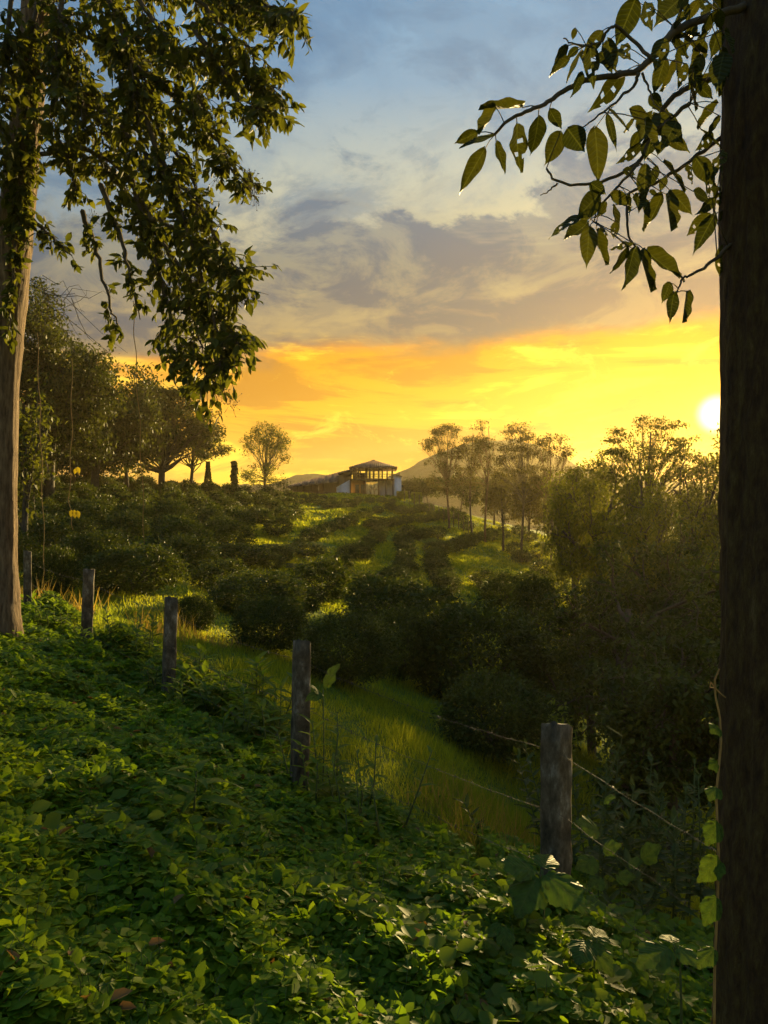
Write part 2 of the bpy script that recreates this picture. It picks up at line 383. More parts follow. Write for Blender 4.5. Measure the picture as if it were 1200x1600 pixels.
# ------------------------------------------------------------------ terrain
def pix(px, py, d):            # a point seen at a photo pixel, d metres ahead
    return np.array([(px-600)/F*d, d, (800-py)/F*d])
def plane_z(x, y): return -1.6 - .275*x - .1227*y
ctrl = []
ctrl += [(1.02, 4.4, -2.52), (-.7, 6, -2.38), (-2.4, 8.2, -2.18), (-4.04, 10.2, -1.94), (-6.2, 12.8, -1.74), (-4.6, 9, -1.58)]
for (x, y) in [(0, 0), (0, 2.5), (-2.5, 3), (2, 3), (-6, 6), (-4, 5), (-1, 3), (4, 3)]:
    ctrl.append((x, y, plane_z(x, y)))
ctrl += [(-8, 0, .2), (-6, -8, .0), (4, -6, -1.4), (9, 0, -3.6), (0, -10, -.6), (-15, 8, .2)]
prof = {
    20: [(16, 950), (30, 868), (50, 812), (75, 772), (95, 762)],
    180: [(14, 985), (20, 935), (30, 880), (50, 825), (75, 784), (100, 766)],
    320: [(13, 1010), (20, 950), (30, 893), (50, 836), (75, 797), (105, 771), (125, 767)],
    450: [(13, 1045), (22, 972), (35, 912), (55, 854), (80, 813), (110, 783), (135, 774), (150, 773)],
    600: [(10, 1135), (18, 1052), (30, 965), (45, 903), (65, 857), (90, 818), (115, 789), (135, 775), (150, 774)],
    700: [(8, 1215), (18, 1085), (30, 995), (50, 922), (80, 864), (110, 822), (130, 800), (150, 796)],
    800: [(8, 1290), (18, 1135), (30, 1040), (50, 955), (80, 893), (110, 850), (140, 822)],
    900: [(10, 1320), (20, 1180), (40, 1035), (80, 918), (120, 860), (150, 845)],
    1080: [(12, 1290), (20, 1240), (40, 1080), (80, 935), (130, 870)],
}
for px, row in prof.items():
    for d, py in row: ctrl.append(tuple(pix(px, py, d)))
ctrl += [(-40, 25, 0), (-60, 60, 2), (-75, 100, 3.5), (-60, 150, 1.5), (-20, 175, 1.0), (20, 185, -1.5), (70, 170, -9), (60, 90, -10), (50, 45, -11), (30, 15, -8.5), (25, 0, -6)]
ctrl = np.array(ctrl)
SC = 40.0
def tps_k(r2): return np.where(r2 > 1e-12, r2*np.log(r2+1e-12), 0)
def tps_fit(c):
    p = c[:, :2]/SC; n = len(p)
    K = tps_k(((p[:, None]-p[None])**2).sum(-1)) + np.eye(n)*2e-3
    A = np.zeros((n+3, n+3)); A[:n, :n] = K; A[:n, n] = 1; A[:n, n+1:] = p; A[n, :n] = 1; A[n+1:, :n] = p.T
    b = np.zeros(n+3); b[:n] = c[:, 2]
    return p, np.linalg.solve(A, b)
TP, TW = tps_fit(ctrl)
def zg(x, y):
    x = np.atleast_1d(np.asarray(x, float)); y = np.atleast_1d(np.asarray(y, float)); sh = x.shape
    q = np.stack([x.ravel(), y.ravel()], 1)
    r = np.hypot(q[:, 0], q[:, 1]); k = np.minimum(1, 165/np.maximum(r, 1e-6)); q2 = q*k[:, None]/SC
    z = np.empty(len(q2))
    for i in range(0, len(q2), 20000):
        s = q2[i:i+20000]
        z[i:i+20000] = tps_k(((s[:, None]-TP[None])**2).sum(-1)) @ TW[:-3] + TW[-3] + s @ TW[-2:]
    f = np.clip((r-165)/140, 0, 1); f = f*f*(3-2*f)
    near = np.clip((r-10)/25, 0, 1)
    z = z + near*(1-f)*.12*np.sin(q[:, 0]*.7+1.3*np.sin(q[:, 1]*.31))
    return (z*(1-f) + (-13 + 1.5*np.sin(q[:, 0]*.013)*np.cos(q[:, 1]*.011))*f).reshape(sh)
def zg1(x, y): return float(zg([x], [y])[0])
def hit(px, py, dmin=3, dmax=160):
    ds = np.geomspace(dmin, dmax, 700); x = (px-600)/F*ds; zr = (800-py)/F*ds
    below = zr <= zg(x, ds)
    i = int(np.argmax(below)) if below.any() else len(ds)-1
    return float(x[i]), float(ds[i])

def build_ground():
    rad = np.concatenate([[0.0], np.geomspace(.4, 1000, 190)]); na = 260
    th = np.linspace(0, 2*np.pi, na, endpoint=False)
    x = rad[1:, None]*np.sin(th)[None]; y = rad[1:, None]*np.cos(th)[None]
    v = np.concatenate([[[0, 0, zg1(0, 0)]], np.stack([x, y, zg(x, y)], -1).reshape(-1, 3)])
    i = np.arange(len(rad)-2)[:, None]*na + 1; j = np.arange(na)[None]; j2 = (j+1) % na
    q = np.stack([i+j, i+na+j, i+na+j2, i+j2], -1).reshape(-1, 4)
    t = np.stack([np.zeros(na, int), 1+np.arange(na), 1+(np.arange(na)+1) % na], -1)
    o = MB().add(v, q, t).build('ground', M['ground'], smooth=True)
    tag(o, kind='structure')
build_ground()

def build_hills():
    def ridge(name, prof_, d0, depth, seed):
        rng = np.random.default_rng(seed)
        pxs = np.linspace(prof_[0][0], prof_[-1][0], 170); tops = np.interp(pxs, [p[0] for p in prof_], [p[1] for p in prof_])
        rows = 46; t = np.linspace(0, 1, rows)
        V = np.zeros((rows, len(pxs), 3))
        ph = rng.random(60)*6.28
        for r in range(rows):
            y = d0 + depth*(t[r]*2-1)*.5
            h = np.cos((t[r]*2-1)*np.pi/2)**1.1
            X = (pxs-600)/F*d0
            top = (800-tops)/F*d0
            nz = sum(np.sin(X*f+ph[k])*np.sin(y*f*1.3+ph[k+12])*a for k, (f, a) in enumerate([(.012, 5), (.027, 4), (.05, 2.5), (.11, 1.6), (.21, 1.1), (.4, .7)]))
            base = -16
            V[r, :, 0] = X; V[r, :, 1] = y + 12*np.sin(X*.02)
            V[r, :, 2] = base + (top-base)*h + nz*min(1, h*1.2)*(0.35 if abs(t[r]-.5) < .06 else 1)
        n = len(pxs); i = np.arange(rows-1)[:, None]*n; j = np.arange(n-1)[None]
        q = np.stack([i+j, i+j+1, i+n+j+1, i+n+j], -1).reshape(-1, 4)
        o = MB().add(V.reshape(-1, 3), q).build(name, M['forest'], smooth=True)
        tag(o, kind='structure')
    ridge('mountain', [(480, 790), (560, 768), (600, 752), (630, 738), (655, 722), (690, 706), (730, 692), (760, 686), (800, 685), (830, 697), (860, 712), (900, 731), (960, 748), (1050, 755), (1200, 765), (1350, 790)], 620, 300, 3)
    ridge('hills', [(120, 790), (300, 768), (430, 757), (455, 748), (485, 745), (520, 750), (600, 760), (720, 790)], 760, 170, 8)
build_hills()

# ------------------------------------------------------------------ house on the hill
def build_house():
    D = 136.0; S = D/F
    cx = 541
    z0 = zg1((cx-600)*S, D) - .1
    z0 += .35
    H = empty('farm_house', ((cx-600)*S, D, z0))
    tag(H, 'two storey farmhouse with tiled hip roof and open veranda on the hilltop', 'house')
    X = lambda px: (px-cx)*S
    Z = lambda py: (800-py)*S - z0
    gz = -1.2
    MB().box(X(455), X(628), -1.2, 9, gz, Z(774.5)).build('plinth', M['stone'], H)
    # roofs (tile courses are separate ribs on the slab)
    def roof(name, mbs):
        r = mbs.build(name, M['rooftile'], H); return r
    e = Z(730.5); pk = Z(717.5)
    a0, a1, b0, b1 = X(546), X(620.5), -1.6, 9.0
    r = MB()
    ridge_l, ridge_r = (X(580), 3.7, pk), (X(586), 3.7, pk)
    r.slab([(a0, b0, e), (a1, b0, e), ridge_r, ridge_l], .22)
    r.slab([(a1, b1, e), (a0, b1, e), ridge_l, ridge_r], .22)
    r.slab([(a1, b0, e), (a1, b1, e), ridge_r], .22)
    r.slab([(a0, b1, e), (a0, b0, e), ridge_l], .22)
    hip = roof('roof', r)
    # tile ribs on the front slope
    for k in range(22):
        t = (k+.5)/22; x = a0 + (a1-a0)*t
        top = min(1, min((x-a0)/(ridge_l[0]-a0), (a1-x)/(a1-ridge_r[0])))
        p0 = np.array([x, b0, e+.04]); p1 = np.array([x, b0+(3.7-b0)*top, e+(pk-e)*top+.04])
        MB().tube([p0, p1], .085, 5).build('tile_course', M['rooftile'], hip)
    MB().tube([ridge_l, ridge_r], .16, 6).build('ridge_cap', M['rooftile'], hip)
    # the long lower roof to the left, rising to the right
    lo = MB()
    lx0, lx1 = X(449), X(556)
    hl, hr = Z(757.5), Z(729.5)
    zf = lambda x: hl + (hr-hl)*((x-lx0)/(lx1-lx0))**.92
    xs = np.linspace(lx0, lx1, 9)
    drop = lambda x: .5 + (1.5*(x-lx0)/(X(529)-lx0) if x < X(529) else 0)
    xs = np.concatenate([np.linspace(lx0, X(529)-.001, 8), np.linspace(X(529)+.001, lx1, 3)])
    for k in range(10):
        if k == 7: continue
        xa, xb = xs[k], xs[k+1]
        lo.slab([(xa, -1.9, zf(xa)-drop(xa)), (xb, -1.9, zf(xb)-drop(xb)), (xb, 3.2, zf(xb)), (xa, 3.2, zf(xa))], .2)
        lo.slab([(xa, 3.2, zf(xa)), (xb, 3.2, zf(xb)), (xb, 8.5, zf(xb)-.9), (xa, 8.5, zf(xa)-.5)], .2)
    low = roof('lower_roof', lo)
    for k in range(26):
        x = lx0+(lx1-lx0)*(k+.5)/26
        f = (x-lx0)/(lx1-lx0)
        MB().tube([(x, -1.9, zf(x)-drop(x)+.03), (x, 3.2, zf(x)+.03)], .085, 5).build('tile_course', M['rooftile'], low)
    # barn under the low roof
    wl = MB(); zt = lambda x: zf(x)-.9
    wl.add([(X(505), 0, gz), (X(527), 0, gz), (X(527), 0, zt(X(527))-.9), (X(505), 0, zt(X(505))-.7)], [(0, 1, 2, 3)])
    wl.box(X(505), X(527), .02, .2, gz, Z(757)); wl.build('board_wall', M['brownwall'], H)
    w = MB(); f = [(X(454), 2.0, gz), (X(505), 2.0, gz), (X(505), 2.0, zf(X(505))-.75), (X(454), 2.0, zf(X(454))-.3)]
    w.add(f+[(p[0], 2.2, p[2]) for p in f], [(0, 1, 2, 3), (5, 4, 7, 6), (1, 5, 6, 2), (4, 0, 3, 7), (3, 2, 6, 7)]); w.build('rear_wall', M['brownwall'], H)
    for px in (456, 466, 476, 487, 498, 506):
        MB().box(X(px)-.09, X(px)+.09, -1.2, -1.0, gz, zf(X(px))-drop(X(px))-.22).build('veranda_post', M['timber'], H)
    MB().box(X(456), X(506), -1.25, -1.17, Z(768), Z(767)).build('veranda_rail', M['timber'], H)
    # white sloping wall
    w = MB(); f = [(X(526), -.55, gz), (X(547), -.55, gz), (X(547), -.55, Z(749.5)), (X(526), -.55, Z(761.5))]
    bk = [(p[0], -.3, p[2]) for p in f]
    w.add(f+bk, [(0, 1, 2, 3), (5, 4, 7, 6), (1, 5, 6, 2), (4, 0, 3, 7), (3, 2, 6, 7)]); w.build('white_gable_wall', M['whitewall'], H)
    w = MB(); f = [(X(527), 0, Z(760)), (X(549), 0, Z(749)), (X(549), 0, Z(736)), (X(527), 0, Z(744))]
    bk = [(p[0], .2, p[2]) for p in f]
    w.add(f+bk, [(0, 1, 2, 3), (5, 4, 7, 6), (1, 5, 6, 2), (4, 0, 3, 7), (3, 2, 6, 7)]); w.build('upper_board_wall', M['brownwall'], H)
    # ground floor: ochre panels, then a glazed bay one can look through
    fl = Z(748.5)
    MB().box(X(547), X(616), -1.4, 8.6, fl-.25, fl).build('balcony_floor', M['timber'], H)
    MB().box(X(548), X(571), .3, .45, gz, fl-.25).build('ochre_wall', M['orangewall'], H)
    for a, b in ((555, 561), (564, 570)):
        d = MB().box(X(a), X(b), .24, .29, Z(774), Z(757)).build('door', M['timber'], H)
        MB().box(X(a)+.12, X(b)-.12, .2, .235, Z(764.5), Z(758)).build('pane', M['glass'], d)
    MB().box(X(593), X(614), 1.0, 1.2, gz, fl-.25).build('side_wall', M['whitewall'], H)
    for a in (573, 579.2, 585.4):
        for (za, zb) in ((774, 764), (763, 751)):
            g = MB()
            x0, x1 = X(a), X(a+5.6)
            zz0, zz1 = Z(za), Z(zb)
            for bx in ((x0, x1, zz0, zz0+.08), (x0, x1, zz1-.08, zz1), (x0, x0+.08, zz0+.08, zz1-.08), (x1-.08, x1, zz0+.08, zz1-.08)):
                g.box(bx[0], bx[1], .3, .4, bx[2], bx[3])
            wn = g.build('window', M['timber'], H)
            MB().box(x0+.08, x1-.08, .34, .36, zz0+.08, zz1-.08).build('pane', M['glass'], wn)
    # upper veranda: posts, rail, balusters
    for px in (549, 561, 572, 577, 583.5, 591.5, 597.5, 605, 613):
        for y in (-1.2, 8.3):
            MB().box(X(px)-.11, X(px)+.11, y, y+.2, fl, e-.1).build('upper_post', M['timber'], H)
    for px in (548, 571.5, 592, 603, 614):
        MB().box(X(px)-.12, X(px)+.12, -1.25, -1.0, gz, fl-.25).build('lower_post', M['timber'], H)
    MB().box(X(549), X(614), -1.15, -1.07, Z(741.8), Z(740.8)).build('balcony_rail', M['timber'], H)
    MB().box(X(549), X(614), -1.15, -1.07, Z(745.8), Z(745.2)).build('balcony_rail', M['timber'], H)
    for k in range(27):
        x = X(550)+(X(613)-X(550))*k/26
        MB().box(x-.025, x+.025, -1.13, -1.09, Z(745.2), Z(741.8)).build('baluster', M['timber'], H)
    for a, b in ((573, 583), (584, 591), (592, 597)):
        g = MB()
        x0, x1, zz0, zz1 = X(a), X(b), Z(747), Z(731.5)
        for bx in ((x0, x1, zz0, zz0+.08), (x0, x1, zz1-.08, zz1), (x0, x0+.07, zz0+.08, zz1-.08), (x1-.07, x1, zz0+.08, zz1-.08)):
            g.box(bx[0], bx[1], 3.0, 3.1, bx[2], bx[3])
        wn = g.build('window', M['timber'], H)
        MB().box(x0+.07, x1-.07, 3.04, 3.06, zz0+.08, zz1-.08).build('pane', M['glass'], wn)
    MB().box(X(550), X(571), 3.2, 3.4, fl, Z(737)).build('upper_room_wall', M['brownwall'], H)
    MB().tube([(X(552), 2.0, fl), (X(561), 2.0, Z(733))], .12, 5).build('stair_rail', M['timber'], H)
    # white side wing with a small shed roof
    w = MB(); f = [(X(614.5), -.9, gz), (X(627), -.9, gz), (X(627), -.9, Z(745)), (X(614.5), -.9, Z(741.5))]
    bk = [(p[0], 5.0, p[2]) for p in f]
    w.add(f+bk, [(0, 1, 2, 3), (5, 4, 7, 6), (1, 5, 6, 2), (4, 0, 3, 7), (3, 2, 6, 7)]); w.build('white_wing_wall', M['whitewall'], H)
    MB().slab([(X(613.5), -1.3, Z(740.4)), (X(628.2), -1.3, Z(744.2)), (X(628.2), 5.3, Z(744.2)), (X(613.5), 5.3, Z(740.4))], .12).build('wing_roof', M['rooftile'], H)
    MB().tube([(X(624), 2, Z(744)), (X(624), 2, Z(737))], .1, 6).build('vent_pipe', M['timber'], H)
    # low yard fence in front of the barn
    for px in range(508, 548, 5):
        MB().box(X(px)-.06, X(px)+.06, -4.0, -3.88, gz-1, Z(769.5)).build('yard_post', M['timber'], H)
    MB().box(X(508), X(543), -4.04, -4.0, Z(771), Z(770.3)).build('yard_rail', M['timber'], H)
build_house()

def clipped_hedge(px, py0, py1, w, d, label):
    S = d/F; x = (px-600)*S
    z0 = zg1(x, d); top = (800-py0)*S - z0; W = w*S
    rng = np.random.default_rng(int(px))
    h = empty('hedge_block', (x, d, z0)); tag(h, label, 'hedge', 'clipped hedges beside the house')
    n = 2600
    p = (rng.random((n, 3))-.5); ax = rng.integers(0, 3, n)
    p[np.arange(n), ax] = np.sign(p[np.arange(n), ax]+1e-9)*.5*(.86+.14*rng.random(n))
    p = p*np.array([W, 1.6, top*.75]) + np.array([0, 0, top*.62])
    MB().leaves(p, randdir(rng, n), randdir(rng, n), .22, .13).build('foliage', M['lime'], h)
    for sx in (-.3, .3): MB().tube([(W*sx, 0, -.05), (W*sx, 0, top*.5)], .07, 5).build('stem', M['bark'], h)
clipped_hedge(628, 768.5, 779, 15, 131, 'clipped lime hedge block beside the white wing of the house')
clipped_hedge(651, 770.5, 782, 15, 131, 'clipped lime hedge block farther right along the lawn crest')

# ------------------------------------------------------------------ trees
def skeleton(rng, P):
    tubes = []; tips = []
    def go(p, d, ln, r, lv):
        n = P.get('segs', 5); pts = [p]
        for i in range(n):
            d = unit(d + rng.normal(size=3)*P['wob'][lv] + np.array([0, 0, P['up'][lv]]))
            pts.append(pts[-1] + d*ln/n)
        pts = np.array(pts); last = lv == P['levels']
        tubes.append((pts, np.linspace(r, r*(.25 if last else .55), n+1), lv))
        if last: tips.append(pts); return
        k = P['kids'][lv]; az0 = rng.random()*6.28
        for j in range(k):
            t = P['t0'][lv] + (1-P['t0'][lv])*(j+rng.random()*.7)/k
            f = min(t, .999)*n; i = int(f); pos = pts[i] + (pts[i+1]-pts[i])*(f-i)
            dd = unit(pts[i+1]-pts[i]); az = az0 + j*2.4 + rng.normal()*.3; an = math.radians(P['ang'][lv])*(.75+.5*rng.random())
            u = unit(np.cross(dd, [0.3, .2, .9] if abs(dd[2]) < .9 else [1, 0, 0])); w = np.cross(dd, u)
            cd = dd*math.cos(an) + (u*math.cos(az)+w*math.sin(az))*math.sin(an)
            go(pos, cd, ln*P['ratio'][lv]*(.75+.5*rng.random()), r*P['rr']*(1-.3*t), lv+1)
    go(np.zeros(3), np.array([P.get('lean', 0), 0, 1.0]), P['len'], P['r'], 0)
    return tubes, tips
PRE = {
    'slender': dict(levels=3, kids=[8, 5, 3], t0=[.50, .3, .3], ang=[60, 50, 45], ratio=[.36, .55, .6], wob=[.05, .12, .18, .22], up=[.02, .08, .02, .0], len=10, r=.17, rr=.5),
    'umbrella': dict(levels=3, kids=[8, 6, 4], t0=[.42, .3, .3], ang=[66, 50, 50], ratio=[.85, .5, .5], wob=[.05, .12, .18, .22], up=[.02, .045, .0, .0], len=7, r=.3, rr=.5),
    'dense': dict(levels=3, kids=[11, 6, 4], t0=[.22, .25, .2], ang=[68, 52, 48], ratio=[.50, .5, .5], wob=[.06, .14, .18, .22], up=[.02, .05, .02, .0], len=9, r=.28, rr=.48),
    'round': dict(levels=3, kids=[9, 6, 4], t0=[.28, .3, .2], ang=[58, 50, 48], ratio=[.48, .5, .5], wob=[.05, .14, .18, .22], up=[.02, .04, .02, .0], len=8, r=.2, rr=.48),
    'spray': dict(levels=2, kids=[14, 7], t0=[.10, .2], ang=[38, 40], ratio=[.7, .45], wob=[.06, .12, .18], up=[.03, -.02, -.12], len=7, r=.10, rr=.5),
}
def make_tree(name, label, preset, px, top, width, d, leaf, mat, n_leaf, leaf_len, clump, seed, group=None, base=None, cat='tree', bark='bark', droop=.2, low=None, depth=1.0, lwr=.5):
    """a tree at photo column px, d metres off: trunk with limbs, and a crown of single leaves"""
    S = d/F; x = (px-600)*S; z0 = zg1(x, d) if base is None else base
    Hh = (800-top)*S - z0; W = width*S
    rng = np.random.default_rng(seed)
    tubes, tips = skeleton(rng, PRE[preset])
    allp = np.concatenate(tips); zmax = np.percentile(allp[:, 2], 99)+clump*.3
    wmax = (np.percentile(np.abs(allp[:, 0]), 98)*2+clump)
    sc = np.array([W/wmax, W/wmax*depth, Hh/zmax])
    t = empty(name, (x, d, z0)); tag(t, label, cat, group)
    mb = MB()
    for pts, rad, lv in tubes:
        p = pts*sc
        if lv == 0: p = np.concatenate([[p[0]-np.array([0, 0, .5])], p]); rad = np.concatenate([[rad[0]*1.5], rad])
        k = Hh/10
        mb.tube(p, np.maximum(rad*k, .012 if d < 70 else .03), [7, 5, 4, 3][lv], cap=lv == 0)
    mb.build('trunk', M[bark], t, smooth=True)
    # leaves in clumps along the tips
    per = max(1, int(n_leaf/len(tips)))
    seg = np.concatenate([tp[2:] for tp in tips])*sc
    c = seg[rng.integers(0, len(seg), n_leaf)]
    off = rng.normal(size=(n_leaf, 3))*clump*np.array([.5, .5, .33])
    p = c+off
    if low is not None: p = p[p[:, 2] > low*Hh]
    n = len(p)
    dr = randdir(rng, n)+np.array([0, 0, -droop*2]); up = randdir(rng, n)*.8+np.array([0, 0, 1.0])
    ln = leaf_len*(.6+.8*rng.random(n))
    MB().leaves(p, dr, up, ln, ln*lwr, curl=.12, simple=d > 14).build('crown', M[mat], t)
    return t

def pad_tree(name, label, px, top, width, d, mat, shape, n_pads, pad, n_leaf, leaf_len, seed, group=None, lo=.5, fork=.45, trunk_r=.2, bark='bark', lean=0.0, flat=.35, depth=1.0, droop=.3, lwr=.5, cat='tree'):
    """a tree whose leaves sit in flattened sprays at the ends of forking limbs"""
    S = d/F; x = (px-600)*S; z0 = zg1(x, d); H = (800-top)*S - z0; W = width*S/2
    rng = np.random.default_rng(seed); t = empty(name, (x, d, z0)); tag(t, label, cat, group)
    pads = []
    tries = 0
    while len(pads) < n_pads and tries < 4000:
        tries += 1
        r = math.sqrt(rng.random()); a = rng.random()*6.28
        if shape == 'dome': z = 1 - (1-lo)*.75*r*r - (1-lo)*.45*rng.random()**2.2
        elif shape == 'round': z = lo + (1-lo)*(.5+.5*math.sqrt(max(0, 1-r*r))*(2*rng.random()-1)) if rng.random() < .35 else lo+(1-lo)*(.5+.5*math.sqrt(max(0, 1-r*r))*(1 if rng.random() < .7 else -1))
        else: z = lo + (1-lo)*rng.random(); r *= .55+.5*math.sin(math.pi*min(1, (z-lo)/(1-lo)*.8+.2))
        if z < lo*.85: continue
        p = np.array([r*math.cos(a)*(W-pad*.7)+lean*H*z, r*math.sin(a)*(W-pad*.7)*depth, z*H - pad*flat])
        if pads and min(np.linalg.norm((q-p)*np.array([1, 1, 1.6])) for q in pads) < pad*.75 and rng.random() < .8: continue
        pads.append(p)
    mb = MB(); tr = lambda f: np.array([lean*H*f + .04*H*math.sin(f*5+seed)*.35, .02*H*math.sin(f*4+seed*2), f*H])
    fs = np.linspace(-.04, .9, 11)
    mb.tube([tr(f) for f in fs], [trunk_r*(1.35 if f < .02 else 1.0)*(1-.85*max(0, f)**1.3) for f in fs], 8)
    P = []; Dv = []; Up = []
    per = n_leaf//len(pads)
    for p in pads:
        f0 = np.clip(fork + (p[2]/H-fork)*.35*rng.random() - .05*rng.random(), .2, .85); b = tr(f0)
        m = b + (p-b)*.5 + np.array([0, 0, .015*H]) + rng.normal(size=3)*pad*.25
        m2 = b + (p-b)*.25 + (m-b)*.1 + rng.normal(size=3)*pad*.12
        rr = trunk_r*.30
        mb.tube([b, m2, m, (m+p)/2+rng.normal(size=3)*pad*.15, p], np.maximum([rr, rr*.75, rr*.5, rr*.32, rr*.15], .02 if d > 60 else .01), 4, cap=False)
        for k in range(5):
            e = p + np.append(rng.normal(size=2)*pad*.6, rng.normal()*pad*flat*.6)
            mb.tube([m+(p-m)*.5*rng.random(), (m+p)/2*.3+e*.7, e], np.maximum([rr*.2, rr*.14, rr*.06], .012 if d > 60 else .005), 3, cap=False)
        c = p + np.stack([rng.normal(size=7)*pad*.5, rng.normal(size=7)*pad*.5, rng.normal(size=7)*pad*flat*.5], 1)
        q = c[rng.integers(0, 7, per)] + rng.normal(size=(per, 3))*np.array([.30, .30, .30*flat*1.6])*pad
        P.append(q)
    P = np.concatenate(P); n = len(P)
    mb.build('trunk', M[bark], t, smooth=True)
    dr = randdir(rng, n)*np.array([1, 1, .5])+np.array([0, 0, -droop]); up = randdir(rng, n)*.6+np.array([0, 0, 1.0]); ln = leaf_len*(.6+.8*rng.random(n))
    MB().leaves(P, dr, up, ln, ln*lwr, curl=.12, simple=d > 60).build('crown', M[mat], t)
    return t
# left of the house
RG = 'trees along the left ridge'
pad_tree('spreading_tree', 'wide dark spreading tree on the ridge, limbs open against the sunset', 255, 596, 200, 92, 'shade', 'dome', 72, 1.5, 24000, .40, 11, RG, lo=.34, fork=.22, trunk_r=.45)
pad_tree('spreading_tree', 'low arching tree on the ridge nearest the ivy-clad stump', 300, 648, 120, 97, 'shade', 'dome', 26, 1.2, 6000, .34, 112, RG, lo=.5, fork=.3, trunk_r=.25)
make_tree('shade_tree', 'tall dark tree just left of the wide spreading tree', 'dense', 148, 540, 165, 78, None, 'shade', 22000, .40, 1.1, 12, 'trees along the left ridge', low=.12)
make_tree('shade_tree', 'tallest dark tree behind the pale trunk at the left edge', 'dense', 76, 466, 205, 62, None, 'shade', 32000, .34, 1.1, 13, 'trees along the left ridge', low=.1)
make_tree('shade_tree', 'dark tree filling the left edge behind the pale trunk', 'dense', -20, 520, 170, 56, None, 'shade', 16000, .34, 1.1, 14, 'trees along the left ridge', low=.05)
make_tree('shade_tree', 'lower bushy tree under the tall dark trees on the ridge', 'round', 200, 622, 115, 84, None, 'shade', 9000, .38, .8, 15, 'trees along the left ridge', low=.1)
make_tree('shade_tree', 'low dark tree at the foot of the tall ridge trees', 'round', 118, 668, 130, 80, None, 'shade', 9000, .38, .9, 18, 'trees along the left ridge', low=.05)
make_tree('leafy_sapling', 'light green sapling right beside the pale trunk', 'round', 38, 610, 75, 24, None, 'rain', 1500, .2, .3, 16, low=.25)
pad_tree('lone_tree', 'lone airy round tree standing left of the house', 415, 661, 90, 118, 'rain', 'round', 66, 1.0, 6500, .32, 17, None, lo=.08, fork=.25, trunk_r=.2, flat=.6)
# pointed conifer and clad stump
def conifer(px, top, d, w, label):
    S = d/F; x = (px-600)*S; z0 = zg1(x, d); Hh = (800-top)*S-z0
    rng = np.random.default_rng(5); t = empty('conifer', (x, d, z0)); tag(t, label, 'tree')
    MB().tube([(0, 0, -.2), (0, 0, Hh*.95)], [.12, .02], 6).build('trunk', M['bark'], t)
    n = 1500; h = rng.random(n)**.75; a = rng.random(n)*6.28; r = (1-h)**1.3*w*S/2*(.4+.7*rng.random(n))+.02
    p = np.stack([r*np.cos(a), r*np.sin(a), .3+h*(Hh-.3)], 1)
    dr = np.stack([np.cos(a), np.sin(a), .4+0*a], 1)
    MB().leaves(p, dr, randdir(rng, n), .3, .12).build('crown', M['shade'], t)
conifer(325, 722, 98, 13, 'small pointed conifer silhouetted under the spreading tree')
def stump(px, top, d, w, label):
    S = d/F; x = (px-600)*S; z0 = zg1(x, d); Hh = (800-top)*S-z0
    rng = np.random.default_rng(6); t = empty('clad_stump', (x, d, z0)); tag(t, label, 'stump')
    MB().tube([(0, 0, -.2), (.05, 0, Hh*.5), (0, 0, Hh)], [.35, .3, .26], 8).build('trunk', M['bark'], t)
    n = 1300; h = rng.random(n); a = rng.random(n)*6.28; r = w*S/2*(.55+.75*rng.random(n)**2)*(1.15-.5*h)*(1+.25*np.sin(h*17+a))
    MB().leaves(np.stack([r*np.cos(a), r*np.sin(a), h*Hh], 1), np.stack([np.cos(a), np.sin(a), -.6+0*a], 1), randdir(rng, n), .28, .18).build('ivy', M['shade'], t)
stump(366, 720, 100, 8, 'ivy-clad upright stump at the right end of the left ridge trees')

# slender trees right of the house
G = 'slender trees right of the house'
for i, (px, top, w, d, npd, n, lo, lb) in enumerate([
    (700, 662, 92, 104, 46, 5600, .40, 'slender tree with drooping round crown nearest the house'),
    (738, 659, 58, 106, 20, 2000, .52, 'very thin tall tree between the drooping crown and the tallest one'),
    (761, 648, 72, 100, 24, 2500, .5, 'tallest thin tree with small open top against the mountain'),
    (816, 650, 118, 92, 50, 6000, .46, 'slender tree with the broadest open crown before the mountain'),
    (860, 662, 92, 88, 36, 4200, .46, 'slender tree with layered crown at the right flank of the mountain'),
    (785, 742, 40, 96, 12, 900, .4, 'short slender tree low between two taller pale trunks')]):
    pad_tree('slender_tree', lb, px, top, w, d, 'thin', 'round' if i == 0 else 'dome', npd, .85, n, .28, 21+i, G, lo=lo, fork=lo*.95, trunk_r=.16, flat=.45, bark='bark' if i % 2 else 'palebark', lean=[0, -.01, .0, -.01, .01, 0][i])
# bushy trees behind them
G = 'bushy trees behind the slender trees'
for i, (px, top, w, d, lb) in enumerate([
    (668, 748, 62, 150, 'dark bushy tree behind the lawn crest, just right of the hedges'),
    (720, 745, 70, 146, 'dark bushy tree below the mountain, left of the thin trunks'),
    (772, 735, 60, 128, 'brownish bushy tree between the slender trunks'),
    (826, 742, 66, 118, 'brownish bushy tree under the broadest slender crown'),
    (885, 742, 66, 108, 'bushy tree filling the gap right of the slender trees'),
    (640, 754, 40, 152, 'small dark tree behind the hedge blocks at the house')]):
    make_tree('bushy_tree', lb, 'round', px, top, w, d, None, 'shade' if i in (0, 1, 5) else 'thin', 6500, .40, .9, 31+i, G, low=.1)
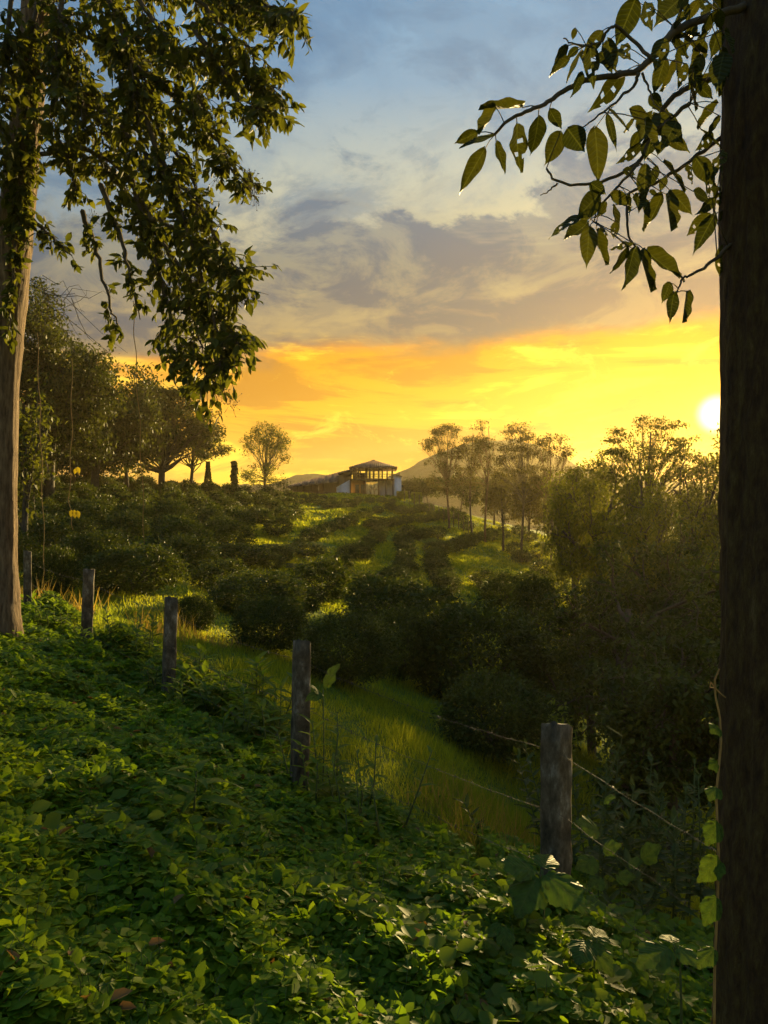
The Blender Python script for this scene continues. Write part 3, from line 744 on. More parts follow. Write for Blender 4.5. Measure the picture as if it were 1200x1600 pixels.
# right hand side
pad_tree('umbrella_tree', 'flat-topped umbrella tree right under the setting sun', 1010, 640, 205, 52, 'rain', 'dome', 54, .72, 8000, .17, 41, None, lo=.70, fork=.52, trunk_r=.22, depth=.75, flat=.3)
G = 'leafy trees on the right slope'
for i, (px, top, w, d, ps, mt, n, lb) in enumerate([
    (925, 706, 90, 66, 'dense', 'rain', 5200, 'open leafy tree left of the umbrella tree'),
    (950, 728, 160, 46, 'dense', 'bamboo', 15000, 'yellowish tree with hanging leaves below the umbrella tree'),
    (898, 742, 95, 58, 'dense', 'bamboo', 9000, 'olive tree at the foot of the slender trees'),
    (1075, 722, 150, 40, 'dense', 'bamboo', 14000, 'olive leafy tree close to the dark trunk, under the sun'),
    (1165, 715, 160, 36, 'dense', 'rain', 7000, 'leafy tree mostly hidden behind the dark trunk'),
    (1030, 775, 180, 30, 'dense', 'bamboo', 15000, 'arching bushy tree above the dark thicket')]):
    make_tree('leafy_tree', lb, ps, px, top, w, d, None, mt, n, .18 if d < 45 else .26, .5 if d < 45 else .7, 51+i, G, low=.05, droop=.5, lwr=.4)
make_tree('leafy_tree', 'leafy tree between the umbrella tree and the dark trunk', 'dense', 1092, 690, 120, 47, None, 'rain', 9000, .24, .6, 61, G, low=.05, droop=.4)
G = 'dark thicket trees behind the right post'
for i, (px, top, w, d, lb) in enumerate([
    (985, 868, 300, 15.5, 'large dark thicket tree filling the right middle ground'),
    (1090, 840, 240, 18, 'dark thicket tree rising against the dark trunk'),
    (925, 915, 130, 21, 'dark thicket tree at the valley edge, left of the big one'),
    (1050, 1010, 230, 10.5, 'low dark thicket tree behind the wire right of the post')]):
    make_tree('thicket_tree', lb, 'dense', px, top, w, d, None, 'citrus', 15000 if d < 19 else 8000, .085 if d < 12 else .115, .22, 71+i, G, low=.06, bark='twig')

# ------------------------------------------------------------------ orchard
def citrus_meshes(n, leaf, seed, var):
    rng = np.random.default_rng(seed)
    a = randdir(rng, n)
    ph = rng.random((7, 3))*6.28
    lump = np.ones(n)
    for k in range(7):
        f = [1.6, 2.1, 2.7, 3.3, 4.2, 5.0, 6.1][k]
        lump += .12*np.sin(a[:, 0]*f+ph[k, 0])*np.sin(a[:, 1]*f+ph[k, 1])*np.cos(a[:, 2]*f+ph[k, 2])*(1.6 if k < 3 else 1.0)
    # tufts: leaves gather round shoot ends so light and dark clumps appear
    nt = 150; tuft = randdir(rng, nt)
    pick = rng.integers(0, nt, n); g = rng.random(n) < .6
    a2 = unit(tuft[pick] + rng.normal(size=(n, 3))*.13); a = np.where(g[:, None], a2, a)
    r = np.where(g, .88 + .20*rng.random(n), .50+.48*rng.random(n)**.6)*lump
    p = a*r[:, None]
    p[:, 2] = np.where(p[:, 2] < 0, p[:, 2]*.88, p[:, 2])
    ns = n//70; sh = randdir(rng, ns); sh[:, 2] = np.abs(sh[:, 2])*.9+.05; sh = unit(sh)      # young shoots that stick out
    j = rng.integers(0, ns, n//9); tl = rng.random(n//9)
    ext = (sh*(.86+.10*rng.random((ns, 1))))[j] + (unit(sh+np.array([0, 0, .7])+rng.normal(size=(ns, 3))*.25)*(.10+.22*rng.random((ns, 1))))[j]*tl[:, None]
    p = np.concatenate([p, ext]); a = np.concatenate([a, sh[j]])
    p = p*np.array([1, 1, .86]) + np.array([0, 0, .90])
    k = p[:, 2] > .10+.22*rng.random(len(p)); p = p[k]; a = a[k]; m = len(p)
    dr = a*.8 + randdir(rng, m)*.9; up = a*.6+randdir(rng, m)*.8+np.array([0, 0, .5])
    ln = leaf*(.65+.7*rng.random(m))
    crown = MB().leaves(p, dr, up, ln, ln*.5, curl=.1).mesh('crown', M['citrus'])
    tb = MB(); tb.tube([(0, 0, -.15), (.02, 0, .2), (0, .02, .45)], [.085, .06, .05], 6)
    for j in range(6):
        an = j*1.05+rng.random()*.5
        tb.tube([(0, 0, .28+.03*j), (.3*math.cos(an), .3*math.sin(an), .6), (.62*math.cos(an), .62*math.sin(an), .95+.1*rng.random())], [.035, .024, .01], 4)
    return crown, tb.mesh('trunk', M['bark'], smooth=True)
LOD = {'near': [citrus_meshes(11000, .075, 100+i, i) for i in range(3)],
       'mid': [citrus_meshes(3600, .12, 200+i, i) for i in range(4)],
       'far': [citrus_meshes(1300, .19, 300+i, i) for i in range(4)]}
orng = np.random.default_rng(77)
placed = []
def orchard_tree(x, y, R, label, group, squash=1.0):
    for (a, b, r) in placed:
        if math.hypot(a-x, b-y) < (r+R)*.60: return None
    placed.append((x, y, R))
    lod = 'near' if y < 24 else 'mid' if y < 58 else 'far'
    cm, tm = LOD[lod][int(orng.integers(0, len(LOD[lod])))]
    o = empty('orchard_tree', (x, y, zg1(x, y)), orng.random()*6.28)
    s = R*(1+.0*orng.random()); o.scale = (s*(.95+.12*orng.random()), s*(.95+.12*orng.random()), s*squash*(.9+.2*orng.random()))
    tag(o, label, 'orchard tree', group)
    link('crown', cm, o); link('trunk', tm, o)
    return o
# the ones near enough to tell apart: photo column, distance, radius
NEAR = [   # photo column, top row, width in photo pixels, distance
    (745, 925, 215, 17.5, 'largest dark orchard tree in the middle, above the grassy slope'),
    (595, 903, 105, 26, 'round orchard tree left behind the largest one'),
    (545, 958, 132, 13.5, 'glossy orchard tree behind the fourth fence post'),
    (420, 925, 118, 14.5, 'orchard tree just left of the fourth fence post'),
    (404, 886, 140, 21, 'orchard tree with visible stem between third and fourth posts'),
    (501, 873, 98, 29, 'round orchard tree beside the sunlit grass strip'),
    (303, 928, 64, 15.5, 'low orchard bush right of the third fence post'),
    (208, 846, 140, 20.5, 'broad glossy orchard tree behind the second and third posts'),
    (297, 836, 82, 29, 'orchard tree in the second row behind the third post'),
    (83, 850, 72, 18.5, 'small dark orchard tree right of the pale trunk'),
    (628, 952, 110, 17, 'orchard tree between the fourth post and the largest one'),
    (770, 1052, 165, 12.2, 'low dark orchard tree below the largest one, at the grass edge'),
    (672, 918, 90, 28, 'orchard tree behind the left shoulder of the largest one'),
    (370, 850, 84, 37, 'orchard tree upslope between third and fourth posts'),
    (785, 893, 62, 50, 'pale round orchard tree in the valley'),
    (838, 905, 66, 46, 'dark orchard tree in the valley near the right slope'),
    (855, 1000, 110, 19, 'dark orchard tree where the thicket begins'),
    (445, 880, 60, 40, 'orchard tree between the two round ones upslope'),
    (140, 836, 100, 26, 'orchard tree upslope of the second post, behind the broad glossy one'),
    (345, 868, 90, 25, 'orchard tree left of the one with visible stem'),
    (455, 905, 84, 23, 'orchard tree squeezed between the stemmed tree and the round one'),
    (255, 835, 80, 35, 'orchard tree behind the broad glossy one, upslope of the third post'),
    (425, 850, 76, 44, 'orchard tree at the left side of the sunlit grass strip'),
    (475, 848, 66, 47, 'orchard tree at the upper left of the sunlit grass strip'),
    (555, 885, 72, 34, 'orchard tree in the middle of the sunlit grass strip foot'),
    (640, 893, 70, 35, 'orchard tree at the foot of the narrow grass strip'),
]
for px, top, wpx, d, lb in NEAR:
    x = (px-600)/F*d; R = wpx/2/F*d/1.03; hh = (800-top)/F*d - zg1(x, d)
    orchard_tree(x, d, R, lb, None, hh/1.95/R)
# rows seen on the middle hill (photo points at the foot of each tree)
ORD = ['first', 'second', 'third', 'fourth', 'fifth', 'sixth', 'seventh', 'eighth', 'ninth', 'tenth', 'eleventh', 'twelfth', 'thirteenth', 'fourteenth', 'fifteenth', 'sixteenth', 'seventeenth', 'eighteenth', 'nineteenth', 'twentieth', 'twenty-first', 'twenty-second', 'twenty-third', 'twenty-fourth', 'twenty-fifth']
ROWS = {
    'orchard tree in the short row climbing right of the narrow grass strip': [(676, 866), (677, 878), (681, 890), (684, 903), (690, 918), (700, 930), (716, 935)],
    'orchard tree in the row just left of the narrow grass strip': [(626, 850), (632, 859), (634, 869), (634, 880), (631, 893), (634, 908), (620, 914), (608, 925), (640, 930)],
    'orchard tree in the row left of the sunlit grass strip': [(594, 834), (592, 843), (586, 852), (574, 858), (560, 866), (545, 876), (566, 876), (535, 890)],
    'orchard tree in the upper row slanting down to the left': [(551, 816), (545, 824), (530, 829), (514, 834), (500, 842), (484, 848), (470, 857), (455, 868), (440, 880), (425, 892)],
    'orchard tree in the contour row directly below the house': [(468, 789), (483, 787), (497, 790), (512, 795), (530, 795), (549, 794), (570, 811), (590, 803), (609, 799), (628, 805), (645, 806), (656, 801), (667, 802)],
    'orchard tree in the topmost row along the house yard': [(460, 779), (474, 780), (490, 781), (505, 783), (521, 785), (540, 787), (560, 786), (578, 787), (596, 787), (612, 788)],
    'orchard tree in the second contour row below the house': [(578, 826), (590, 824), (606, 826), (620, 822), (635, 820), (650, 818), (664, 817), (678, 815), (692, 814), (706, 813), (731, 830), (720, 816)],
    'orchard tree in the short pair row on the open slope': [(655, 846), (665, 842), (684, 842), (640, 840)],
    'orchard tree in the slanting row low on the open slope': [(690, 868), (703, 865), (717, 861), (730, 856), (742, 850)],
    'orchard tree at the right end of the open slope': [(756, 848), (770, 846), (784, 843), (798, 846), (812, 838), (826, 848), (815, 880), (842, 872), (806, 868)],
    'orchard tree down in the valley right of the open slope': [(760, 925), (790, 930), (826, 925), (850, 905), (842, 945), (868, 930)],
}
for lb, pts in ROWS.items():
    for k_, (px, py) in enumerate(pts):
        x, y = hit(px, py, 14); lb1 = lb.replace('orchard tree', ORD[k_]+' orchard tree')
        wpx = np.interp(py, [775, 789, 795, 830, 860, 880, 910, 940], [11, 13, 18, 23, 27, 30, 38, 46])
        orchard_tree(x, y, wpx/2/F*y*(.88+.3*orng.random()), lb1, lb.replace('orchard tree ', 'orchard trees '), .80)
# packed rows on the left hillside
cnt = 0; hill_rows = {}
for r in range(19):
    for k in range(46):
        d = 23 + r*4.7 + orng.normal()*.35
        x = -58 + k*2.75 + (r % 2)*1.3 + orng.normal()*.25
        y = d + x*.10
        if y < 20 or y > 122: continue
        px = 600 + x/y*F
        lim = float(np.interp(y, [20, 40, 60, 80, 100], [290, 360, 435, 460, 464]))
        if px > lim or px < -10: continue
        if orng.random() < (.08 if px < 300 else .14): continue
        g = 'orchard trees packed in rows on the left hillside'
        o = orchard_tree(x, y, .92+.26*orng.random(), 'row', g, .86)
        if o: hill_rows.setdefault(r, []).append((px, o)); cnt += 1
for r_, (r, lst) in enumerate(sorted(hill_rows.items())):
    for i_, (px, o) in enumerate(sorted(lst, key=lambda e: e[0])):
        o['label'] = f"{ORD[i_]} orchard tree from the left in the {ORD[r_]} packed row up the left hillside"
print('orchard', len(placed), 'left', cnt)

# bright shrubs in the valley
def shrub(px, py, w, d, label, mat, n, leaf, seed, group=None, hr=.8):
    S = d/F; x = (px-600)*S; z0 = zg1(x, d); R = w*S/2
    rng = np.random.default_rng(seed)
    t = empty('shrub', (x, d, z0)); tag(t, label, 'shrub', group)
    hz = max(.3, ((800-py)*S - z0)) if py else R*hr
    c = randdir(rng, 30)*np.array([1, 1, .8]); c[:, 2] = np.abs(c[:, 2])
    p = c[rng.integers(0, 30, n)]*(.5+.5*rng.random((n, 1)))+rng.normal(size=(n, 3))*.14
    p = p*np.array([R, R, hz]); p = p[p[:, 2] > .0]; m = len(p)
    MB().leaves(p, randdir(rng, m)+np.array([0, 0, .2]), randdir(rng, m)*.6+np.array([0, 0, 1]), leaf*(.6+.8*rng.random(m)), leaf*.4).build('foliage', M[mat], t)
    sb = MB()
    for j in range(7): sb.tube([(0, 0, -.05), c[j]*np.array([R, R, hz])*.5, c[j]*np.array([R, R, hz])*.95], [.03, .02, .008], 4)
    sb.build('stem', M['twig'], t)
shrub(868, 1085, 70, 13.2, 'yellow-green leafy shrub glowing behind the right post', 'lime', 900, .11, 1)
shrub(860, 998, 40, 27, 'small lime shrub on the grass gap in the valley', 'lime', 500, .14, 2)
shrub(823, 838, 20, 92, 'bright lime bush at the foot of the slender trees, the right one', 'lime', 500, .3, 3, 'lime bushes at the slender trees')
shrub(785, 822, 26, 98, 'bright lime bush at the foot of the slender trees, the middle one', 'lime', 500, .3, 4, 'lime bushes at the slender trees')
shrub(750, 812, 20, 104, 'bright lime bush at the foot of the slender trees, the left one', 'lime', 400, .3, 5, 'lime bushes at the slender trees')
shrub(880, 925, 60, 36, 'reddish-olive shrub at the edge of the right slope', 'bamboo', 1200, .2, 6)

# thin fence along the lawn crest right of the house
def crest_fence():
    f = empty('wire_fence', (*hit(660, 790, 60), 0)); tag(f, 'thin post and wire fence along the lawn slope right of the house', 'fence')
    f.location.z = 0; fx, fy = f.location.x, f.location.y
    tops = []
    for i, px in enumerate(np.linspace(632, 732, 14)):
        d = 122 - i*1.3; x = (px-600)/F*d; z = zg1(x, d)
        MB().tube([(x-fx, d-fy, z-.2), (x-fx, d-fy, z+2.6)], .055, 5).build('post', M['post'], f)
        tops.append((x-fx, d-fy, z))
    for h in (.8, 1.6, 2.4):
        MB().tube([(a, b, c+h) for a, b, c in tops], .012, 3).build('wire', M['wire'], f)
crest_fence()

# ------------------------------------------------------------------ fence posts and barbed wire
POSTS = [  # column, top row, foot row, distance, lean, width, label
    (867, 1132, 1436, 4.4, 0.01, .152, 'weathered square fence post nearest the camera, half dark half mossy grey'),
    (466, 1001, 1237, 6.0, 0.02, .135, 'weathered square fence post in the middle of the slope, second nearest'),
    (261, 934, 1092, 8.2, 0.03, .14, 'pale-topped fence post third from the right, among leafy herbs'),
    (133, 890, 1012, 10.2, 0.035, .15, 'pale fence post second from the left, leaning slightly'),
    (43, 861, 950, 12.8, 0.0, .13, 'farthest fence post, right beside the pale trunk'),
]
post_xyz = []
def fence_post(px, top, foot, d, lean, w, label, seed):
    S = d/F; x = (px-600)*S; zt = (800-top)*S; zb = min((800-foot)*S, zg1(x, d)) - .3
    rng = np.random.default_rng(seed); H = zt-zb
    o_n = 15; nx = 5
    ring = []
    for s in range(4):
        for k in range(nx):
            a, b = [(-1, -1), (1, -1), (1, 1), (-1, 1)][s], [(1, -1), (1, 1), (-1, 1), (-1, -1)][s]
            t = k/nx; ring.append((a[0]+(b[0]-a[0])*t, a[1]+(b[1]-a[1])*t))
    ring = np.array(ring)*w/2; ring *= np.where((np.abs(ring) > w*.49).all(1), .9, 1.0)[:, None]
    m = len(ring); V = []
    for i in range(o_n):
        t = i/(o_n-1); j = rng.normal(size=(m, 2))*w*.022
        tw = 1 - .06*t
        r2 = ring*tw + j
        top_n = (rng.normal(size=m)*.010 - .25*ring[:, 0] - .2*ring[:, 1] - .015*rng.random(m)) if i == o_n-1 else np.zeros(m)
        V.append(np.stack([r2[:, 0]+lean*t*H, r2[:, 1], np.full(m, t*H)+top_n], 1))
    V = np.concatenate(V)
    i = np.arange(o_n-1)[:, None]*m; j = np.arange(m)[None]; j2 = (j+1) % m
    q = np.stack([i+j, i+j2, i+m+j2, i+m+j], -1).reshape(-1, 4)
    c = V[-m:].mean(0)+np.array([0, 0, .012]); V = np.concatenate([V, [c]])
    tt = [((o_n-1)*m+k, (o_n-1)*m+(k+1) % m, o_n*m) for k in range(m)]
    o = MB().add(V, q, tt).build('fence_post', M['post'], loc=(x, d, zb))
    o.rotation_euler = (0, 0, math.radians(40 if d < 5 else 26))
    tag(o, label, 'fence post', 'weathered posts of the barbed wire fence')
    post_xyz.append((x+lean*H*.7, d, zt))
for i, p in enumerate(POSTS): fence_post(*p, 400+i)
def wires():
    right_end = np.array([2.75, 2.65, -1.95+.0])
    names = ['topmost rusty barbed wire strand strung along the fence posts', 'middle rusty barbed wire strand strung along the fence posts', 'lowest barbed wire strand, sagging into the leaves']
    for k, off in enumerate((.14, .50, .82)):
        rng = np.random.default_rng(600+k)
        anchors = [right_end-np.array([0, 0, off])] + [np.array(p)-np.array([.0, .085, off]) for p in post_xyz]
        pts = []
        for a, b in zip(anchors[:-1], anchors[1:]):
            n = 26
            for i in range(n):
                t = i/n; p = a+(b-a)*t; p = p - np.array([0, 0, .05*4*t*(1-t)]); pts.append(p + rng.normal(size=3)*.003)
        pts.append(anchors[-1]); pts = np.array(pts)
        o = tag(MB().tube(pts, .0012, 5).build('barbed_wire', M['wire']), names[k], 'wire', 'strands of the fence')
        bm = MB()
        L = np.concatenate([[0], np.cumsum(np.linalg.norm(np.diff(pts, axis=0), axis=1))])
        for s in np.arange(.05, L[-1], .14):
            p = np.array([np.interp(s, L, pts[:, c]) for c in range(3)])
            for q in range(2):
                v = randdir(rng, 1)[0]*.016; bm.tube([p-v, p+v], .0018, 3)
        bb = bm.build('barb_wire_ends', M['wire'], o); bb['kind'] = 'stuff'
wires()

# ------------------------------------------------------------------ single leaves as parts
def leaf_mesh(name, mat, wr=.42, tipp=1.6, fold=.10, droop=.18, wave=.02, rows=7, seed=0, lobes=0, hole=False):
    """one leaf, unit length along +y, with midrib fold, droop and a pointed tip"""
    rng = np.random.default_rng(seed); v = []; q = []
    for i in range(rows+1):
        t = i/rows
        w = wr/2*(math.sin(math.pi*min(1, t**.8))**.8)*(1-.25*t**3) if 0 < t < 1 else .006
        if t > .82: w *= ((1-t)/.18)**.55 if t < 1 else 1
        if lobes: w *= 1+.14*math.sin(t*lobes*6.28)
        z = -droop*t*t
        for s in (-1, -.55, 0, .55, 1):
            v.append((s*w, t+ (abs(s)*-.03), z + fold*wr*abs(s) + wave*math.sin(t*14+s*2+seed)*abs(s)))
    for i in range(rows):
        for k in range(4):
            a = i*5+k; 
            if hole and (i, k) in ((4, 1), (7, 2), (8, 0)): continue
            q.append((a, a+1, a+6, a+5))
    return MB().add(v, q).mesh(name, mat, smooth=True)
def heart_mesh(name, mat, seed=0):
    """a broad leaf: heart-shaped base, toothed edge, pointed tip, quilted between the veins"""
    rng = np.random.default_rng(seed+50); v = [(0, .10, 0.0)]; t = []; n = 40; rings = (.35, .7, 1.0)
    for k in rings:
        for i in range(n+1):
            a = -math.pi*.93 + 2*math.pi*.93*i/n
            r = .40*(1+.18*math.cos(a)) + .20*max(0, 1-abs(a)/.55)**1.5 + .05*max(0, 1-abs(abs(a)-1.15)/.35)
            if k == 1.0: r *= 1+.035*((i % 2)*2-1)
            r *= k; x = r*math.sin(a)*1.02; y = .40*(1-(1-k)*.75)+r*math.cos(a)
            if k < 1: y = .10+(.40-.10)*k+r*math.cos(a)
            z = -.10*x*x*4 - .16*max(0, y-.3)**2*2 + .018*math.sin(a*7+seed)*k + .05*abs(x)
            v.append((x, y, z))
    for i in range(n): t.append((0, 1+i+1, 1+i))
    q = [(1+r*(n+1)+i, 1+r*(n+1)+i+1, 1+(r+1)*(n+1)+i+1, 1+(r+1)*(n+1)+i) for r in range(2) for i in range(n)]
    return MB().add(v, q, t).mesh(name, mat, smooth=True)
def put_leaf(me, parent, base, d, up, L, name='leaf', wscale=1.0):
    y = unit(d); x = unit(np.cross(y, up)); z = np.cross(x, y)
    m = Matrix(((x[0]*L*wscale, y[0]*L, z[0]*L, base[0]), (x[1]*L*wscale, y[1]*L, z[1]*L, base[1]), (x[2]*L*wscale, y[2]*L, z[2]*L, base[2]), (0, 0, 0, 1)))
    o = bpy.data.objects.new(name, me); COL.objects.link(o); o.parent = parent
    o.matrix_local = m
    return o

# ------------------------------------------------------------------ right tree: dark trunk, branch and its leaves
def bark_trunk(name, path, rad, mat, sides=40, amp=.02, seed=0, parent=None, per=5):
    rng = np.random.default_rng(seed); pts = np.array(path, float)
    s = np.linspace(0, 1, 70 if sides < 80 else 190); t0 = np.linspace(0, 1, len(pts))
    P = np.stack([np.interp(s, t0, pts[:, c]) for c in range(3)], 1); R = np.interp(s, t0, rad)
    th = np.linspace(0, 2*np.pi, sides, endpoint=False); ph = rng.random(12)*6.28
    V = []
    for i in range(len(s)):
        zz = P[i, 2]
        rr = R[i]*(1+amp*(np.sin(per*th+ph[0]+.5*np.sin(zz*2.1))+.8*np.sin((per*2+1)*th+ph[1]+zz*1.3)+.6*np.sin((per*3+2)*th+ph[2]-zz*2.7)+.5*np.sin(zz*9+ph[3]+3*np.sin(th))) + amp*.5*rng.normal(size=sides))
        V.append(np.stack([P[i, 0]+rr*np.cos(th), P[i, 1]+rr*np.sin(th), np.full(sides, zz)], 1))
    i = np.arange(len(s)-1)[:, None]*sides; j = np.arange(sides)[None]; j2 = (j+1) % sides
    q = np.stack([i+j, i+j2, i+sides+j2, i+sides+j], -1).reshape(-1, 4)
    return MB().add(np.concatenate(V), q).build(name, M[mat], parent, smooth=True)
def right_tree():
    bx, by = 1.222, 2.02; zb = zg1(bx, by)
    T = empty('bark_tree', (bx, by, zb)); tag(T, 'dark thick tree trunk along the right edge with a leafy branch above', 'tree')
    bark_trunk('trunk', [(.0, 0, -.25), (-.0, 0, .15), (.0, 0, .8), (.005, 0, 1.6), (.0, 0, 3.2), (-.01, 0, 5.5)], [.42, .335, .292, .282, .278, .25], 'mossbark', 90, .013, 9, T, 9)
    org = np.array([bx, by, zb])
    U = lambda X, Y, d: pix(680+X/2.308, Y/2.308, d) - org
    branches = [
        ([(1120, 20), (1000, 60), (900, 90), (840, 130), (780, 210), (735, 255), (640, 275), (540, 285), (460, 330), (405, 370), (330, 400), (270, 430), (215, 480)], .012, 1.95),
        ([(735, 258), (720, 310), (640, 380), (570, 430), (530, 462)], .005, 1.9),
        ([(745, 265), (775, 330), (790, 372)], .004, 1.93),
        ([(1130, 220), (1030, 270), (900, 320), (830, 375), (800, 450), (780, 540), (680, 625), (560, 668), (440, 660), (402, 607)], .009, 2.05),
        ([(440, 660), (410, 690), (378, 704)], .003, 2.05),
        ([(920, 370), (860, 420), (790, 470), (730, 600), (640, 690), (600, 740), (570, 800)], .006, 1.98),
        ([(1130, 440), (1050, 480), (950, 560), (880, 610), (800, 660), (700, 690), (690, 800), (700, 860), (740, 905)], .007, 2.1),
        ([(1120, 840), (1050, 900), (980, 960), (920, 990), (890, 1005), (870, 1060)], .006, 2.0),
        ([(780, 210), (720, 150), (650, 90), (620, 110), (600, 150), (540, 170), (490, 155), (465, 138)], .005, 1.88),
        ([(840, 130), (880, 60), (900, -30)], .007, 1.95),
        ([(1120, 640), (1040, 680), (1000, 730), (1020, 800)], .005, 2.08),
    ]
    leaves = """315 388 155 398 .25;215 382 168 500 .5;150 478 65 520 .45;215 490 85 530 .35;178 540 85 695 .32;220 515 255 625 .32;295 445 290 615 .42;372 418 362 570 .5;412 395 452 470 .55;452 478 395 597 .5;478 465 540 548 .8;575 465 600 635 .38;620 415 655 545 .18;678 260 583 405 .42;470 165 412 250 .38;480 215 410 280 .36;525 190 470 300 .4;515 172 475 212 .6;525 262 495 350 .4;560 160 562 300 .36;602 112 540 200 .45;622 150 652 260 .35;645 182 684 204 .6;505 100 495 146 .5;720 0 650 172 .48;757 5 765 90 .4;672 160 690 205 .5;520 190 560 225 .5;600 190 640 262 .45
800 0 832 62 .5;880 0 808 52 .5;900 20 905 62 .4;822 140 800 242 .5;850 150 922 205 .5;870 140 955 130 .5;900 150 985 200 .5;830 210 785 345 .38;880 215 833 332 .4;930 240 962 332 .45;910 300 955 392 .55;960 200 920 305 .45;770 348 822 380 .75;625 395 702 470 .5;700 395 792 430 .5;782 390 862 410 .45;720 430 690 482 .5;752 430 786 562 .45;790 420 905 500 .55;820 480 922 550 .5;832 500 800 562 .5;742 520 668 600 .55;678 612 732 630 .45;760 595 740 722 .4;820 585 915 680 .52;830 640 810 692 .45;910 590 942 656 .6;940 570 1005 665 .5;960 470 1042 540 .5;1022 370 948 470 .45;1000 480 958 540 .5;870 440 830 520 .5;740 470 700 540 .5;780 500 755 600 .45
560 660 617 702 .65;590 700 508 792 .55;570 740 530 790 .5;640 700 712 750 .45;610 730 590 782 .5;640 740 682 842 .48;650 800 640 866 .45;730 712 724 786 .4;760 720 772 790 .4;820 700 760 845 .36;830 700 850 836 .45;850 690 926 766 .48;770 690 806 702 .5;535 775 402 832 .4;545 810 460 882 .42;555 820 550 945 .42;580 825 600 956 .36;590 810 636 836 .55;710 875 625 888 .35;690 885 655 1002 .4;715 900 690 1037 .36;735 905 777 1056 .36;760 905 882 1006 .42;880 992 896 1020 .7
930 690 992 722 .45;1000 720 934 776 .42;990 770 908 852 .5;1005 780 930 912 .35;1042 760 1018 802 .5;1045 880 1015 1000 .42;1030 600 1052 700 .55;1010 660 1042 742 .55;845 1020 828 1082 .5;860 1060 840 1180 .32;905 1050 890 1166 .36;950 0 900 82 .5;1000 40 958 142 .5;1020 120 988 222 .45;1022 30 1030 112 .5;1000 210 1022 352 .4;960 60 1005 20 .5;985 120 930 190 .5;1040 200 1010 290 .5;1000 0 1050 60 .5;940 90 900 180 .5;970 150 930 260 .45;1010 60 1040 150 .5;920 40 860 110 .5;1030 180 1060 280 .4;940 300 1000 360 .5;870 180 860 280 .45;905 230 880 320 .42;990 280 940 360 .42;1040 110 1080 190 .5;880 90 830 150 .5;950 -10 1010 50 .5;910 -10 870 30 .5;1030 420 990 500 .42;1040 540 1000 610 .45;970 640 1010 730 .42;780 420 740 500 .45;800 600 770 680 .4;690 700 720 770 .4"""
    rng = np.random.default_rng(12)
    main = []
    for pts, r, d in branches:
        p = np.array([U(X, Y, d + .02*math.sin(i*1.7)) for i, (X, Y) in enumerate(pts)])
        t = np.linspace(0, 1, len(p)); tt = np.linspace(0, 1, len(p)*4)
        pp = np.stack([np.interp(tt, t, p[:, c]) for c in range(3)], 1); pp[1:-1] = (pp[:-2]+2*pp[1:-1]+pp[2:])/4
        pp += rng.normal(size=pp.shape)*.0015
        b = MB().tube(pp, np.linspace(r, r*.35, len(pp)), 6).build('branch', M['twig'], T, smooth=True)
        main.append((b, pp))
    meshes = [leaf_mesh('leaf', M['rightleaf'], .42, seed=k, droop=[.05, .16, .24, .1, -.14, .34, .2, .0][k], fold=[.1, .25, .05, .2, .3, .12, -.12, .38][k], wave=[.01, .03, .02, .04, .03, .02, .05, .03][k], rows=12, hole=k in (2, 6)) for k in range(8)]
    for row in leaves.replace('\n', ';').split(';'):
        a = [float(s) for s in row.split()]
        d = 1.98 + rng.normal()*.06
        b = U(a[0], a[1], d); tp = U(a[2], a[3], d + rng.normal()*.025)
        dv = tp-b; L = np.linalg.norm(dv)
        br = min(main, key=lambda m: np.min(np.linalg.norm(m[1]-b, axis=1)))
        pn = br[1][int(np.argmin(np.linalg.norm(br[1]-b, axis=1)))]
        up = np.array([rng.normal()*.6, -1.0, rng.normal()*.6+.25])
        lf = put_leaf(meshes[int(rng.integers(0, 8))], br[0], b, dv, up, L, wscale=a[4]/.42*1.05)
        if np.linalg.norm(pn-b) > .004:
            mid = (pn+b)/2+np.array([0, 0, .004])
            inv = lf.matrix_local.inverted()
            st = MB().tube([pn, mid, b], [.0016, .0014, .0014], 4).build('leaf_stalk', M['twig'], br[0])
right_tree()

# climbing vine on the dark trunk
def trunk_vine():
    v = empty('climbing_vine', tuple(pix(1118, 1560, 1.74))); tag(v, 'climbing vine with lobed leaves and a golden tendril on the dark trunk', 'vine')
    o = np.array(v.location); g = lambda a, b, d=1.76: pix(a, b, d)-o
    p = [g(1116, 1600), g(1117, 1500), g(1121, 1420), g(1123, 1330), g(1119, 1240), g(1127, 1160), g(1125, 1120), g(1118, 1088), g(1117, 1062), g(1122, 1050), g(1124, 1045)]
    P = np.array(p); tt = np.linspace(0, 1, 60); t = np.linspace(0, 1, len(P)); P = np.stack([np.interp(tt, t, P[:, c]) for c in range(3)], 1)
    MB().tube(P, np.linspace(.0035, .0018, 60), 5).build('stem', M['vine'], v, smooth=True)
    c = [g(1117, 1075), g(1109, 1074), g(1111, 1066), g(1117, 1075), g(1126, 1084), g(1134, 1090)]
    MB().tube(c, .0016, 5).build('tendril', M['vine'], v, smooth=True)
    hm = heart_mesh('leaf', M['broad'])
    rng = np.random.default_rng(4)
    for (a, b, tx, ty, w) in [(1124, 1282, 1106, 1318, .8), (1126, 1338, 1096, 1379, .8), (1126, 1345, 1122, 1372, .6), (1121, 1398, 1102, 1445, .75), (1122, 1230, 1109, 1246, .8), (1124, 1137, 1114, 1141, .8), (1122, 1192, 1112, 1198, .7), (1118, 1480, 1092, 1508, .7)]:
        bb = g(a, b, 1.745); tp = g(tx, ty, 1.70); put_leaf(hm, v, bb, tp-bb, np.array([rng.normal()*.4, -1, .35+rng.normal()*.3]), np.linalg.norm(tp-bb)*.95, wscale=w)
trunk_vine()

